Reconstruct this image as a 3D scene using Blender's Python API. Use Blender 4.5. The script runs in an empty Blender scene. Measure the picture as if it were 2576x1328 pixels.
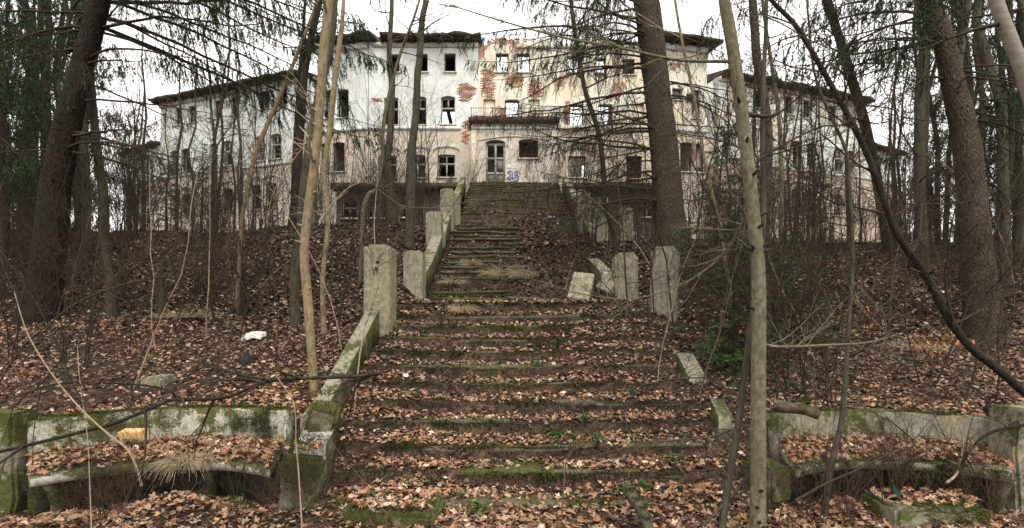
import bpy, bmesh, math, random
import numpy as np
from mathutils import Vector, Matrix, noise as mnoise

random.seed(7)
RNG = np.random.default_rng(7)
R = math.radians
C = bpy.context.scene.collection
sc = bpy.context.scene

# ------------------------------------------------------------------ camera, world, sun, exposure
FPX, CX, HY, W = 1300.0, 1288.0, 790.0, 2576.0     # focal length, centre and horizon in a 2576 px wide frame
cam = bpy.data.cameras.new('camera')
cam.lens = 36 * FPX / W
cam.sensor_width = 36
cam.shift_y = (HY - 664) / W
cam.clip_start = 0.05
cam.clip_end = 2000
cam_o = bpy.data.objects.new('camera', cam)
C.objects.link(cam_o)
cam_o.location = (0, 0, 0)
cam_o.rotation_euler = (R(90), 0, 0)
sc.camera = cam_o

wd = bpy.data.worlds.new('World')
sc.world = wd
wd.use_nodes = True
wn, wl = wd.node_tree.nodes, wd.node_tree.links
wn.clear()
sky = wn.new('ShaderNodeTexSky'); sky.sky_type = 'NISHITA'; sky.sun_disc = False
sky.sun_elevation = R(48); sky.sun_rotation = R(160); sky.dust_density = 4.0; sky.air_density = 1.0
hs = wn.new('ShaderNodeHueSaturation'); hs.inputs['Saturation'].default_value = 0.12
cl = wn.new('ShaderNodeMix'); cl.data_type = 'RGBA'; cl.inputs['Factor'].default_value = 0.75
cl.inputs['B'].default_value = (9.6, 9.25, 8.95, 1)       # the even cloud deck
bg = wn.new('ShaderNodeBackground'); bg.inputs['Strength'].default_value = 0.13
wo = wn.new('ShaderNodeOutputWorld')
wl.new(sky.outputs[0], hs.inputs['Color']); wl.new(hs.outputs[0], cl.inputs['A'])
wl.new(cl.outputs['Result'], bg.inputs['Color']); wl.new(bg.outputs[0], wo.inputs[0])

sun = bpy.data.lights.new('sun', 'SUN'); sun.energy = 1.4; sun.angle = R(26); sun.color = (1.0, 0.97, 0.92)
sun_o = bpy.data.objects.new('sun', sun); C.objects.link(sun_o)
sun_o.rotation_euler = (R(22), R(14), R(-20))
sc.view_settings.view_transform = 'Standard'; sc.view_settings.look = 'None'
sc.view_settings.exposure = 1.12; sc.view_settings.gamma = 1.0
sc.view_settings.use_curve_mapping = False
sc.cycles.max_bounces = 6; sc.cycles.diffuse_bounces = 3; sc.cycles.glossy_bounces = 2
sc.cycles.transparent_max_bounces = 4; sc.cycles.caustics_reflective = False; sc.cycles.caustics_refractive = False

# ------------------------------------------------------------------ helpers
def P(x, y, D):
    return np.array([(x - CX) / FPX * D, D, (HY - y) / FPX * D])

def sstep(a, b, x):
    t = np.clip((x - a) / (b - a), 0, 1)
    return t * t * (3 - 2 * t)

def tag(o, label=None, cat=None, group=None, kind=None):
    if label: o['label'] = label
    if cat: o['category'] = cat
    if group: o['group'] = group
    if kind: o['kind'] = kind
    return o

def empty(name, loc, label=None, cat=None, group=None):
    o = bpy.data.objects.new(name, None)
    o.empty_display_size = 0.2
    o.location = [float(v) for v in loc]
    C.objects.link(o)
    return tag(o, label, cat, group)

def root_of(o):
    while o.parent: o = o.parent
    return o

def link(name, me, mat, parent=None):
    o = bpy.data.objects.new(name, me)
    if mat is not None and len(me.materials) == 0:
        for m in (mat if isinstance(mat, (list, tuple)) else [mat]): me.materials.append(m)
    C.objects.link(o)
    if parent: o.parent = parent
    return o

def raw_mesh(name, V, polys, smooth=False):
    """V (n,3); polys: list of (m,k) int arrays"""
    me = bpy.data.meshes.new(name)
    V = np.asarray(V, dtype=np.float32)
    me.vertices.add(len(V)); me.vertices.foreach_set('co', V.ravel())
    polys = [np.asarray(p, dtype=np.int32) for p in polys if len(p)]
    li = np.concatenate([p.ravel() for p in polys])
    tot = np.concatenate([np.full(len(p), p.shape[1], dtype=np.int32) for p in polys])
    st = np.concatenate([[0], np.cumsum(tot)[:-1]]).astype(np.int32)
    me.loops.add(len(li)); me.loops.foreach_set('vertex_index', li)
    me.polygons.add(len(tot)); me.polygons.foreach_set('loop_start', st)
    try: me.polygons.foreach_set('loop_total', tot)
    except Exception: pass
    if smooth: me.polygons.foreach_set('use_smooth', np.ones(len(tot), dtype=bool))
    me.update(calc_edges=True)
    return me

def part(name, V, polys, mat, parent=None, smooth=False):
    V = np.asarray(V, dtype=np.float64)
    if parent is not None:
        V = V - np.array(root_of(parent).location)
    return link(name, raw_mesh(name, V, polys, smooth), mat, parent)

class MB:
    """collects boxes and polygons (world coordinates) into one mesh"""
    def __init__(s): s.V = []; s.Q = []; s.n = 0
    def quad(s, a, b, c, d):
        s.V += [a, b, c, d]; s.Q.append((s.n, s.n + 1, s.n + 2, s.n + 3)); s.n += 4
    def hexa(s, p):
        """p: 8 points, bottom 4 ccw then top 4"""
        s.V += list(p); n = s.n
        for f in ((0, 3, 2, 1), (4, 5, 6, 7), (0, 1, 5, 4), (1, 2, 6, 5), (2, 3, 7, 6), (3, 0, 4, 7)):
            s.Q.append(tuple(n + i for i in f))
        s.n += 8
    def box(s, o, a, b, c, ra, rb, rc):
        o, a, b, c = map(np.asarray, (o, a, b, c))
        pts = []
        for z in rc:
            for (x, y) in ((ra[0], rb[0]), (ra[1], rb[0]), (ra[1], rb[1]), (ra[0], rb[1])):
                pts.append(o + a * x + b * y + c * z)
        s.hexa(pts)
    def build(s, name, mat, parent=None, smooth=False):
        return part(name, np.array(s.V), [np.array(s.Q)], mat, parent, smooth)

class Tubes:
    def __init__(s): s.g = {}
    def add(s, pts, rad, sides=4):
        pts = np.asarray(pts, dtype=np.float64)
        s.g.setdefault((len(pts), sides), []).append((pts, np.asarray(rad, dtype=np.float64)))
    def data(s):
        Vs, Qs, off = [], [], 0
        for (n, k), L in s.g.items():
            A = np.stack([l[0] for l in L]); r = np.stack([l[1] for l in L]); M = len(L)
            T = np.gradient(A, axis=1); T /= np.linalg.norm(T, axis=2, keepdims=True) + 1e-9
            m = T.mean(axis=1); ref = np.where(np.abs(m[:, 2:3]) > 0.75, np.array([[1., 0, 0]]), np.array([[0, 0, 1.]]))
            N = np.cross(T, ref[:, None, :]); N /= np.linalg.norm(N, axis=2, keepdims=True) + 1e-9
            B = np.cross(T, N)
            a = np.arange(k) * 2 * np.pi / k
            ring = A[:, :, None, :] + r[:, :, None, None] * (np.cos(a)[None, None, :, None] * N[:, :, None, :] + np.sin(a)[None, None, :, None] * B[:, :, None, :])
            Vs.append(ring.reshape(-1, 3))
            i = np.arange(n - 1)[:, None]; j = np.arange(k)[None, :]
            q = np.stack([i * k + j, i * k + (j + 1) % k, (i + 1) * k + (j + 1) % k, (i + 1) * k + j], axis=-1).reshape(-1, 4)
            Qs.append((q[None] + (np.arange(M) * n * k)[:, None, None] + off).reshape(-1, 4))
            off += M * n * k
        return np.concatenate(Vs), np.concatenate(Qs)
    def build(s, name, mat, parent=None):
        V, Q = s.data()
        return part(name, V, [Q], mat, parent, True)

def catmull(pts, n=4):
    pts = np.asarray(pts, dtype=np.float64)
    if len(pts) < 3: return pts
    q = np.vstack([2 * pts[0] - pts[1], pts, 2 * pts[-1] - pts[-2]])
    out = []
    for i in range(1, len(q) - 2):
        p0, p1, p2, p3 = q[i - 1], q[i], q[i + 1], q[i + 2]
        for t in np.arange(n) / n:
            out.append(.5 * ((2 * p1) + (-p0 + p2) * t + (2 * p0 - 5 * p1 + 4 * p2 - p3) * t * t + (-p0 + 3 * p1 - 3 * p2 + p3) * t ** 3))
    out.append(pts[-1])
    return np.array(out)

# ------------------------------------------------------------------ materials
class NT:
    def __init__(s, name):
        s.m = bpy.data.materials.new(name); s.m.use_nodes = True
        s.t = s.m.node_tree; s.t.nodes.clear()
        s.out = s.n('ShaderNodeOutputMaterial'); s.b = s.n('ShaderNodeBsdfPrincipled')
        s.l(s.b.outputs[0], s.out.inputs[0])
        s.b.inputs['Roughness'].default_value = .85
        s.b.inputs['Specular IOR Level'].default_value = .08
        s.geo = s.n('ShaderNodeNewGeometry')
        s.tc = s.n('ShaderNodeTexCoord')
    def n(s, t): return s.t.nodes.new(t)
    def l(s, a, b): s.t.links.new(a, b)
    def map(s, scale, src=None):
        mp = s.n('ShaderNodeMapping'); mp.inputs['Scale'].default_value = scale
        s.l(src or s.geo.outputs['Position'], mp.inputs[0]); return mp.outputs[0]
    def noise(s, scale=5, detail=4, rough=.6, vec=None, dist=0):
        x = s.n('ShaderNodeTexNoise'); x.inputs['Scale'].default_value = scale; x.inputs['Detail'].default_value = detail
        x.inputs['Roughness'].default_value = rough; x.inputs['Distortion'].default_value = dist
        s.l(vec or s.geo.outputs['Position'], x.inputs['Vector']); return x.outputs['Fac']
    def vor(s, scale, vec=None, out='Distance', feature='F1'):
        x = s.n('ShaderNodeTexVoronoi'); x.feature = feature; x.inputs['Scale'].default_value = scale
        s.l(vec or s.geo.outputs['Position'], x.inputs['Vector']); return x.outputs[out]
    def ramp(s, fac, stops, interp='LINEAR'):
        r = s.n('ShaderNodeValToRGB'); cr = r.color_ramp; cr.interpolation = interp
        while len(cr.elements) < len(stops): cr.elements.new(.5)
        for e, (p, c) in zip(cr.elements, stops):
            e.position = p; e.color = (c, c, c, 1) if isinstance(c, (int, float)) else tuple(c) + (1,)
        s.l(fac, r.inputs[0]); return r.outputs[0]
    def mix(s, fac, a, b, mode='MIX'):
        m = s.n('ShaderNodeMix'); m.data_type = 'RGBA'; m.blend_type = mode
        if isinstance(fac, (int, float)): m.inputs['Factor'].default_value = fac
        else: s.l(fac, m.inputs['Factor'])
        for k, v in (('A', a), ('B', b)):
            if isinstance(v, tuple): m.inputs[k].default_value = v + (1,)
            else: s.l(v, m.inputs[k])
        return m.outputs['Result']
    def math(s, op, a, b=None):
        m = s.n('ShaderNodeMath'); m.operation = op; m.use_clamp = False
        for i, v in enumerate((a, b)):
            if v is None: continue
            if isinstance(v, (int, float)): m.inputs[i].default_value = v
            else: s.l(v, m.inputs[i])
        return m.outputs[0]
    def sep(s, v):
        x = s.n('ShaderNodeSeparateXYZ'); s.l(v, x.inputs[0]); return x.outputs
    def col(s, v):
        if isinstance(v, tuple): s.b.inputs['Base Color'].default_value = v + (1,)
        else: s.l(v, s.b.inputs['Base Color'])
    def bump(s, h, strength=.5, dist=.02):
        b = s.n('ShaderNodeBump'); b.inputs['Strength'].default_value = strength; b.inputs['Distance'].default_value = dist
        s.l(h, b.inputs['Height']); s.l(b.outputs[0], s.b.inputs['Normal'])

M = {}
def reg(name):
    def d(f):
        t = NT(name); f(t); M[name] = t.m
        return f
    return d

def bark(name, c1, c2, c3, vs=(9, 9, 2.2), moss=0.0, bumpd=.03, blotch=2.0, plates=True):
    t = NT(name)
    v = t.map(vs)
    a = t.noise(3.2, 6, .65, v, .4)
    c = t.ramp(a, [(.28, c1), (.5, c2), (.72, c3)])
    bl = t.noise(blotch, 3, .6)
    c = t.mix(t.ramp(bl, [(.35, 0.0), (.75, .5)]), c, c1)
    if moss:
        mn = t.noise(3.5, 5, .65)
        c = t.mix(t.ramp(mn, [(.62 - moss * .3, 0.0), (.75 - moss * .25, .8)]), c, (.055, .07, .022))
    t.col(c)
    h = a
    if plates:
        h = t.math('ADD', a, t.math('MULTIPLY', t.vor(4.0, v), .8))
    t.bump(h, .8, bumpd)
    M[name] = t.m

bark('spruce_bark', (.02, .015, .011), (.065, .048, .034), (.115, .088, .064), vs=(10, 10, 4), bumpd=.04)
bark('spruce_bark_dark', (.008, .006, .0045), (.021, .0155, .011), (.042, .032, .024), vs=(10, 10, 3), bumpd=.04)
bark('hazel_bark', (.085, .06, .034), (.2, .15, .09), (.28, .218, .138), vs=(7, 7, 3), bumpd=.012, blotch=4.5, moss=.12, plates=False)
bark('maple_bark', (.05, .042, .026), (.125, .108, .066), (.2, .178, .118), vs=(9, 9, 5), moss=.15, bumpd=.008, plates=False)
bark('grey_bark', (.025, .02, .014), (.062, .052, .037), (.105, .09, .068), vs=(9, 9, 2), moss=.25, bumpd=.012)
bark('dark_bark', (.01, .008, .006), (.026, .02, .014), (.048, .038, .028), vs=(10, 10, 2), moss=.15, bumpd=.015)
bark('beech_bark', (.13, .11, .085), (.21, .182, .145), (.26, .23, .19), vs=(3, 3, 6), bumpd=.004, plates=False)
bark('twig_bark', (.018, .013, .009), (.042, .03, .021), (.075, .056, .04), vs=(9, 9, 6), bumpd=.002, plates=False)
bark('red_twig', (.04, .022, .015), (.085, .05, .034), (.13, .08, .058), vs=(9, 9, 6), bumpd=.002, plates=False)
bark('pale_twig', (.16, .115, .075), (.27, .2, .135), (.36, .28, .2), vs=(9, 9, 6), bumpd=.002, plates=False)

@reg('leaf_litter')
def _(t):
    r = t.geo.outputs['Random Per Island']
    c = t.ramp(r, [(0, (.12, .068, .04)), (.15, (.205, .118, .07)), (.4, (.285, .175, .107)), (.62, (.35, .23, .145)), (.72, (.33, .155, .085)), (.84, (.27, .12, .066)), (.9, (.45, .32, .215)), (1, (.6, .48, .35))])
    n = t.noise(60, 3, .6)
    c = t.mix(t.ramp(n, [(.3, .4), (.6, 0.0)]), c, (.1, .06, .036))
    back = t.mix(1.0, c, (.86, .9, 1.0), 'MULTIPLY')
    t.col(t.mix(t.geo.outputs['Backfacing'], c, back))
    t.b.inputs['Roughness'].default_value = .62
    t.bump(n, .4, .006)

@reg('shaded_litter')  # darker leaves for the middle and upper slope, canopy shade painted in
def _(t):
    r = t.geo.outputs['Random Per Island']
    c = t.ramp(r, [(0, (.02, .013, .008)), (.35, (.055, .035, .023)), (.7, (.112, .074, .05)), (.9, (.185, .13, .092)), (1, (.3, .235, .18))])
    t.col(c); t.b.inputs['Roughness'].default_value = .55

@reg('brown_litter')
def _(t):
    r = t.geo.outputs['Random Per Island']
    c = t.ramp(r, [(0, (.06, .037, .024)), (.3, (.115, .074, .049)), (.65, (.185, .122, .083)), (.9, (.26, .182, .128)), (1, (.36, .28, .21))])
    t.col(c); t.b.inputs['Roughness'].default_value = .6

@reg('beech_leaf')
def _(t):
    r = t.geo.outputs['Random Per Island']
    t.col(t.ramp(r, [(0, (.3, .13, .05)), (1, (.5, .27, .12))]))

@reg('russet_leaf')
def _(t):
    r = t.geo.outputs['Random Per Island']
    t.col(t.ramp(r, [(0, (.14, .055, .025)), (1, (.28, .13, .06))]))

@reg('forest_soil')
def _(t):
    w = t.noise(9, 3, .6)
    vc = t.n('ShaderNodeTexVoronoi'); vc.inputs['Scale'].default_value = 13; vc.inputs['Randomness'].default_value = 1
    wv = t.n('ShaderNodeVectorMath'); wv.operation = 'ADD'
    cmb = t.n('ShaderNodeCombineXYZ'); t.l(w, cmb.inputs[0]); t.l(w, cmb.inputs[1])
    t.l(t.geo.outputs['Position'], wv.inputs[0]); t.l(cmb.outputs[0], wv.inputs[1]); t.l(wv.outputs[0], vc.inputs['Vector'])
    s = t.sep(vc.outputs['Color'])
    c = t.ramp(s[0], [(0, (.018, .012, .008)), (.4, (.046, .029, .019)), (.75, (.085, .054, .035)), (1, (.14, .094, .064))])
    c = t.mix(t.ramp(t.noise(.9, 4, .6), [(.4, 0.0), (.7, .6)]), c, (.035, .024, .017))
    c = t.mix(t.ramp(t.noise(1.7, 4, .65), [(.62, 0.0), (.74, .55)]), c, (.05, .06, .02))
    t.col(c); t.bump(vc.outputs['Distance'], .9, .05)

def concrete(name, base, moss, ochre=.3, streak=.5, ms=3.1):
    t = NT(name)
    n1 = t.noise(2.3, 6, .65); n2 = t.noise(11, 5, .7); n3 = t.noise(38, 4, .65)
    b2 = tuple(x * .55 for x in base); b3 = tuple(min(1, x * 1.35) for x in base)
    c = t.ramp(n2, [(.3, b2), (.5, base), (.72, b3)])
    st = t.noise(4, 5, .7, t.map((5, 5, .6)))
    c = t.mix(t.ramp(st, [(.48, 0.0), (.66, streak)]), c, (.06, .058, .045))
    c = t.mix(t.ramp(t.noise(5, 5, .7), [(.58, 0.0), (.68, ochre)]), c, (.26, .15, .05))
    c = t.mix(t.ramp(n1, [(.62, 0.0), (.7, .35)]), c, (.55, .54, .5))
    nz = t.sep(t.geo.outputs['Normal'])[2]
    f = t.math('ADD', t.math('MULTIPLY', nz, .09), t.math('ADD', t.math('MULTIPLY', t.noise(ms, 5, .68), .75), t.math('MULTIPLY', n3, .25)))
    th = .72 - moss * .3
    mossc = t.ramp(n3, [(.3, (.018, .02, .007)), (.52, (.05, .054, .015)), (.75, (.105, .105, .028))])
    c = t.mix(t.ramp(f, [(th, 0.0), (th + .06, .95)]), c, mossc)
    t.col(c); t.b.inputs['Roughness'].default_value = .92
    t.bump(t.math('ADD', t.math('MULTIPLY', n2, .6), n3), .7, .012)
    M[name] = t.m
concrete('pillar_concrete', (.235, .21, .145), .34, .6, .5, 2.4)
concrete('bench_concrete', (.34, .32, .26), .82, .12, .35, 2.4)
concrete('bench_concrete_bare', (.22, .2, .15), .66, .75, .5, 2.4)
concrete('shaded_stone', (.03, .027, .02), .6, .0, .5)  # near-black stone: the shade below the bench seats put into the colour
concrete('mossy_block', (.17, .155, .115), .98, .2)
concrete('step_stone', (.085, .072, .052), .52, .1, .6)
concrete('step_stone_mossy', (.07, .062, .036), 1.0, .1, .6)
concrete('cheek_stone', (.21, .19, .14), .42, .15, .6, 2.6)
concrete('terrace_stone', (.1, .08, .062), .35, .3, .8)
concrete('cap_stone', (.25, .235, .17), .62, .1, .6, 1.8)
concrete('white_stone', (.42, .4, .36), .15, .1, .3)

def plaster(name, zb, upper, lower, bare, brick=.0, seed=0):
    """zb: height of the string course; bare/brick: how much of the coat has come off"""
    t = NT(name)
    pos = t.n('ShaderNodeVectorMath'); pos.operation = 'ADD'; pos.inputs[1].default_value = (seed * 3.1, seed * 1.7, 0)
    t.l(t.geo.outputs['Position'], pos.inputs[0]); pv = pos.outputs[0]
    z = t.sep(t.geo.outputs['Position'])[2]
    nb = t.noise(.35, 5, .6, pv); n2 = t.noise(1.6, 6, .7, pv); n3 = t.noise(9, 4, .7, pv)
    up = t.mix(t.ramp(n2, [(.4, 0.0), (.65, .55)]), upper, tuple(x * .86 for x in upper))
    lo = t.mix(t.ramp(n2, [(.35, 0.0), (.65, .8)]), lower, tuple(x * .8 for x in lower))
    c = t.mix(t.math('GREATER_THAN', z, zb), lo, up)
    cream = t.mix(t.ramp(n3, [(.4, 0.0), (.7, .6)]), (.62, .53, .39), (.5, .43, .32))
    c = t.mix(t.ramp(t.math('ADD', t.math('MULTIPLY', nb, .7), t.math('MULTIPLY', n2, .3)), [(.62 - bare, 0.0), (.635 - bare, .9)]), c, cream)
    bt = t.n('ShaderNodeTexBrick'); bt.inputs['Scale'].default_value = 1.0
    bt.inputs['Brick Width'].default_value = .26; bt.inputs['Row Height'].default_value = .08; bt.inputs['Mortar Size'].default_value = .008
    bt.inputs['Color1'].default_value = (.28, .12, .065, 1); bt.inputs['Color2'].default_value = (.21, .075, .04, 1); bt.inputs['Mortar'].default_value = (.3, .26, .21, 1)
    sx = t.sep(t.geo.outputs['Position']); cb = t.n('ShaderNodeCombineXYZ'); t.l(sx[0], cb.inputs[0]); t.l(sx[2], cb.inputs[1]); t.l(cb.outputs[0], bt.inputs['Vector'])
    if brick:
        f = t.math('ADD', t.math('MULTIPLY', t.noise(.55, 5, .65, pv), .75), t.math('MULTIPLY', n2, .25))
        c = t.mix(t.ramp(f, [(.63 - brick, 0.0), (.64 - brick, .95)]), c, bt.outputs['Color'])
    st = t.noise(1.1, 5, .7, t.map((1.6, 1.6, .3), pv))
    c = t.mix(t.ramp(st, [(.5, 0.0), (.78, .5)]), c, (.25, .22, .17))
    gm = t.noise(.7, 6, .72, pv)
    c = t.mix(t.ramp(gm, [(.46, 0.0), (.7, .55)]), c, (.32, .29, .235))
    ln = t.math('FRACT', t.math('MULTIPLY', z, 2.9))            # scored joints of the lower storey
    jn = t.math('MULTIPLY', t.math('LESS_THAN', ln, .09), t.math('LESS_THAN', z, zb))
    c = t.mix(t.math('MULTIPLY', jn, .35), c, (.3, .25, .19))
    t.col(c); t.b.inputs['Roughness'].default_value = .9
    t.bump(t.math('ADD', n3, t.math('MULTIPLY', nb, 2)), .35, .03)
    M[name] = t.m
ZB, ZBW = 11.88, 10.42
WHITE, PINK, CREAM = (.57, .595, .56), (.54, .465, .375), (.6, .54, .42)
plaster('wing_plaster', ZBW, WHITE, PINK, .03, .0, 1)
plaster('wing_plaster_worn', ZBW, (.62, .63, .57), (.55, .44, .34), .07, .03, 5)
plaster('pavilion_plaster', ZB, WHITE, PINK, .0, .0, 2)
plaster('centre_plaster', ZB, WHITE, PINK, .02, .0, 3)
plaster('ruin_plaster', ZB, (.6, .57, .47), (.54, .46, .36), .12, .075, 4)
plaster('porch_plaster', 40, (.6, .55, .44), (.56, .49, .4), -.05, .0, 6)
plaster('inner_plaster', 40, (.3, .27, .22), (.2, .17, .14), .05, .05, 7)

def plain(name, c, c2=None, rough=.8, scale=8, bumps=.2, dist=.01, metal=0):
    t = NT(name)
    n = t.noise(scale, 5, .65)
    t.col(t.ramp(n, [(.35, c2 or tuple(x * .6 for x in c)), (.65, c)]))
    t.b.inputs['Roughness'].default_value = rough; t.b.inputs['Metallic'].default_value = metal
    t.bump(n, bumps, dist); M[name] = t.m
plain('roof_felt', (.085, .062, .05), (.03, .024, .02), scale=3, bumps=.6, dist=.05)
plain('roof_edge', (.11, .07, .05), (.04, .028, .022), scale=5, bumps=.6, dist=.04)
plain('window_wood', (.42, .4, .36), (.2, .18, .15), scale=6)
plain('old_wood', (.09, .07, .055), (.035, .028, .022), scale=6)
plain('door_panel', (.2, .18, .15), (.09, .08, .065), scale=4)
plain('stone_trim', (.55, .5, .4), (.33, .3, .24), scale=4)
plain('trim_white', (.66, .67, .64), (.42, .41, .37), scale=4)
plain('rust_iron', (.13, .09, .065), (.05, .035, .028), scale=20)
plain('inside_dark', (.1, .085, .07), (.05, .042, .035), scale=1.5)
plain('ochre_brick', (.56, .38, .18), (.42, .26, .1), scale=30, bumps=.5)
plain('white_plastic', (.62, .6, .52), (.36, .33, .26), rough=.5, scale=30, bumps=.8)
plain('grey_plastic', (.5, .55, .58), (.35, .38, .4), rough=.4, scale=25)
plain('green_glass', (.02, .055, .036), (.01, .026, .018), rough=.12, scale=12)
plain('dead_wood', (.13, .095, .062), (.03, .022, .016), scale=12, bumps=.7)
plain('cut_wood', (.55, .42, .27), (.42, .3, .18), scale=20)
plain('rot_wood', (.03, .025, .022), (.014, .012, .01), scale=14, bumps=.8)
plain('moss_green', (.12, .14, .03), (.04, .055, .012), scale=20)
plain('ivy_green', (.05, .11, .03), (.02, .05, .014), rough=.45, scale=20)
plain('grass_green', (.09, .14, .04), (.05, .08, .025), scale=10)
plain('dry_grass', (.36, .28, .18), (.24, .18, .11), scale=10)
plain('blue_paint', (.16, .17, .33), (.1, .1, .22), scale=20)
plain('white_paint', (.7, .72, .76), (.55, .56, .6), scale=20)
plain('hole_shade', (.02, .02, .018), (.01, .01, .01))

@reg('brick')
def _(t):
    oi = t.n('ShaderNodeObjectInfo')
    c = t.ramp(oi.outputs['Random'], [(0, (.16, .07, .04)), (.5, (.28, .115, .062)), (.8, (.34, .175, .105)), (1, (.42, .32, .24))])
    t.col(t.mix(t.ramp(t.noise(14, 4, .7), [(.4, 0.0), (.75, .6)]), c, (.12, .075, .055)))
    t.bump(t.noise(40, 4), .4, .01)

@reg('needles')
def _(t):
    r = t.geo.outputs['Random Per Island']
    t.col(t.ramp(r, [(0, (.01, .02, .009)), (.5, (.02, .04, .015)), (.9, (.035, .065, .022)), (1, (.05, .085, .026))]))
    t.b.inputs['Roughness'].default_value = .6
@reg('young_needles')
def _(t):
    r = t.geo.outputs['Random Per Island']
    t.col(t.ramp(r, [(0, (.022, .042, .015)), (.5, (.05, .088, .03)), (1, (.095, .145, .046))]))
    t.b.inputs['Roughness'].default_value = .6
@reg('moss_tuft')
def _(t):
    r = t.geo.outputs['Random Per Island']
    c = t.ramp(r, [(0, (.014, .017, .005)), (.5, (.036, .041, .01)), (1, (.085, .088, .02))])
    t.col(t.mix(t.ramp(t.noise(4, 3), [(.4, 0.0), (.7, .6)]), c, (.035, .05, .012)))

# ------------------------------------------------------------------ the slope, with the three flights cut into it
FLIGHTS = [(5.5, -2.0, .40, .20, 12), (13.4, .44, .4786, .2087, 19), (23.0, 4.40, .41, .21, 15)]
def sin_noise(X, Y, s=1.0):
    return (np.sin(X * 1.7 * s + Y * .9 * s) + np.sin(X * -1.1 * s + Y * 2.3 * s + 1.3) + np.sin(X * 3.1 * s + 2.2) * np.sin(Y * 2.7 * s + .4)) / 3
_vn = RNG.random((256, 256))
def vnoise(X, Y, s):
    x, y = X * s + 1000, Y * s + 1000
    xi, yi = np.floor(x).astype(int), np.floor(y).astype(int)
    fx, fy = x - xi, y - yi
    fx, fy = fx * fx * (3 - 2 * fx), fy * fy * (3 - 2 * fy)
    g = lambda a, b: _vn[a % 256, b % 256]
    return (g(xi, yi) * (1 - fx) + g(xi + 1, yi) * fx) * (1 - fy) + (g(xi, yi + 1) * (1 - fx) + g(xi + 1, yi + 1) * fx) * fy - .5

def circle3(a, b, c):
    ax, ay = a; bx, by = b; cx_, cy_ = c
    d = 2 * (ax * (by - cy_) + bx * (cy_ - ay) + cx_ * (ay - by))
    ux = ((ax**2 + ay**2) * (by - cy_) + (bx**2 + by**2) * (cy_ - ay) + (cx_**2 + cy_**2) * (ay - by)) / d
    uy = ((ax**2 + ay**2) * (cx_ - bx) + (bx**2 + by**2) * (ax - cx_) + (cx_**2 + cy_**2) * (bx - ax)) / d
    return np.array([ux, uy]), math.hypot(ax - ux, ay - uy)
def arc_pts(a, b, c, n):
    o, r = circle3(a, b, c)
    ang = [math.atan2(p[1] - o[1], p[0] - o[0]) for p in (a, b, c)]
    for i in (1, 2):
        while ang[i] - ang[0] > math.pi: ang[i] -= 2 * math.pi
        while ang[i] - ang[0] < -math.pi: ang[i] += 2 * math.pi
    th = np.linspace(ang[0], ang[2], n)
    return np.stack([o[0] + r * np.cos(th), o[1] + r * np.sin(th)], 1)
LB_BACK = arc_pts((-5.2, 5.55), (-4.33, 6.2), (-2.72, 6.15), 24)
LB_SEAT = arc_pts((-4.78, 5.12), (-3.99, 5.63), (-2.55, 5.43), 24)
RB_BACK = arc_pts((3.2, 6.2), (4.41, 6.36), (5.6, 5.84), 24)
RB_SEAT = arc_pts((2.97, 5.4), (4.25, 5.72), (5.1, 5.25), 24)

def saw_ramp(Y):
    z = np.full_like(Y, -2.1); rp = z.copy()
    z = np.where(Y < 5.5, -2.12 + .06 * sstep(4.6, 5.5, Y), z); rp = np.where(Y < 5.5, -2.12 + .14 * sstep(5.1, 5.5, Y), rp)
    for i, (Y0, Z0, t, r, n) in enumerate(FLIGHTS):
        k = np.clip(np.floor((Y - Y0) / t + 1e-6), 0, n - 1)
        fr = np.clip((Y - Y0) / t - k, 0, 1)
        s = Z0 + k * r - .025 + .045 * fr ** 2
        rm = np.minimum(Z0 + (Y - Y0) / t * r, Z0 + (n - 1) * r) + .035
        Y1 = Y0 + (n - 1) * t
        nxt = FLIGHTS[i + 1] if i + 1 < len(FLIGHTS) else None
        zend = Z0 + (n - 1) * r
        if nxt:
            ld = zend + (nxt[1] - nxt[3] + .06 - zend) * np.clip((Y - Y1) / (nxt[0] - Y1), 0, 1)
            s = np.where(Y > Y1, ld, s); rm = np.where(Y > Y1, np.maximum(ld, rm if False else ld + .02), rm)
        else:
            s = np.where(Y > Y1, zend - .01, s); rm = np.where(Y > Y1, zend, rm)
        z = np.where(Y >= Y0, s, z); rp = np.where(Y >= Y0, rm, rp)
    return z, rp
def bury(X, Y):
    """0 where the stone edges are bare, 1 where litter has drifted over them"""
    e = sstep(.35, 1.5, np.abs(X + .15) + .9 * vnoise(X, Y, 1.9))
    lo = np.where(Y < 10.2, np.clip(.42 * e + .7 * vnoise(X * .8, Y * 2.2, 1.3) - .04, 0, .72), 0)
    mid = np.clip(sstep(-.25, .75, X + .8 * vnoise(X, Y, 1.2)) * 1.0 + .25 * vnoise(X, Y * 2, 1.1), 0, 1)
    up_ = np.clip(.25 + 1.1 * vnoise(X, Y, 1.2) + .35 * sstep(.8, 2.2, X), 0, .9)
    return np.where(Y < 10.2, lo, np.where(Y < 22.2, mid, up_))
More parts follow.
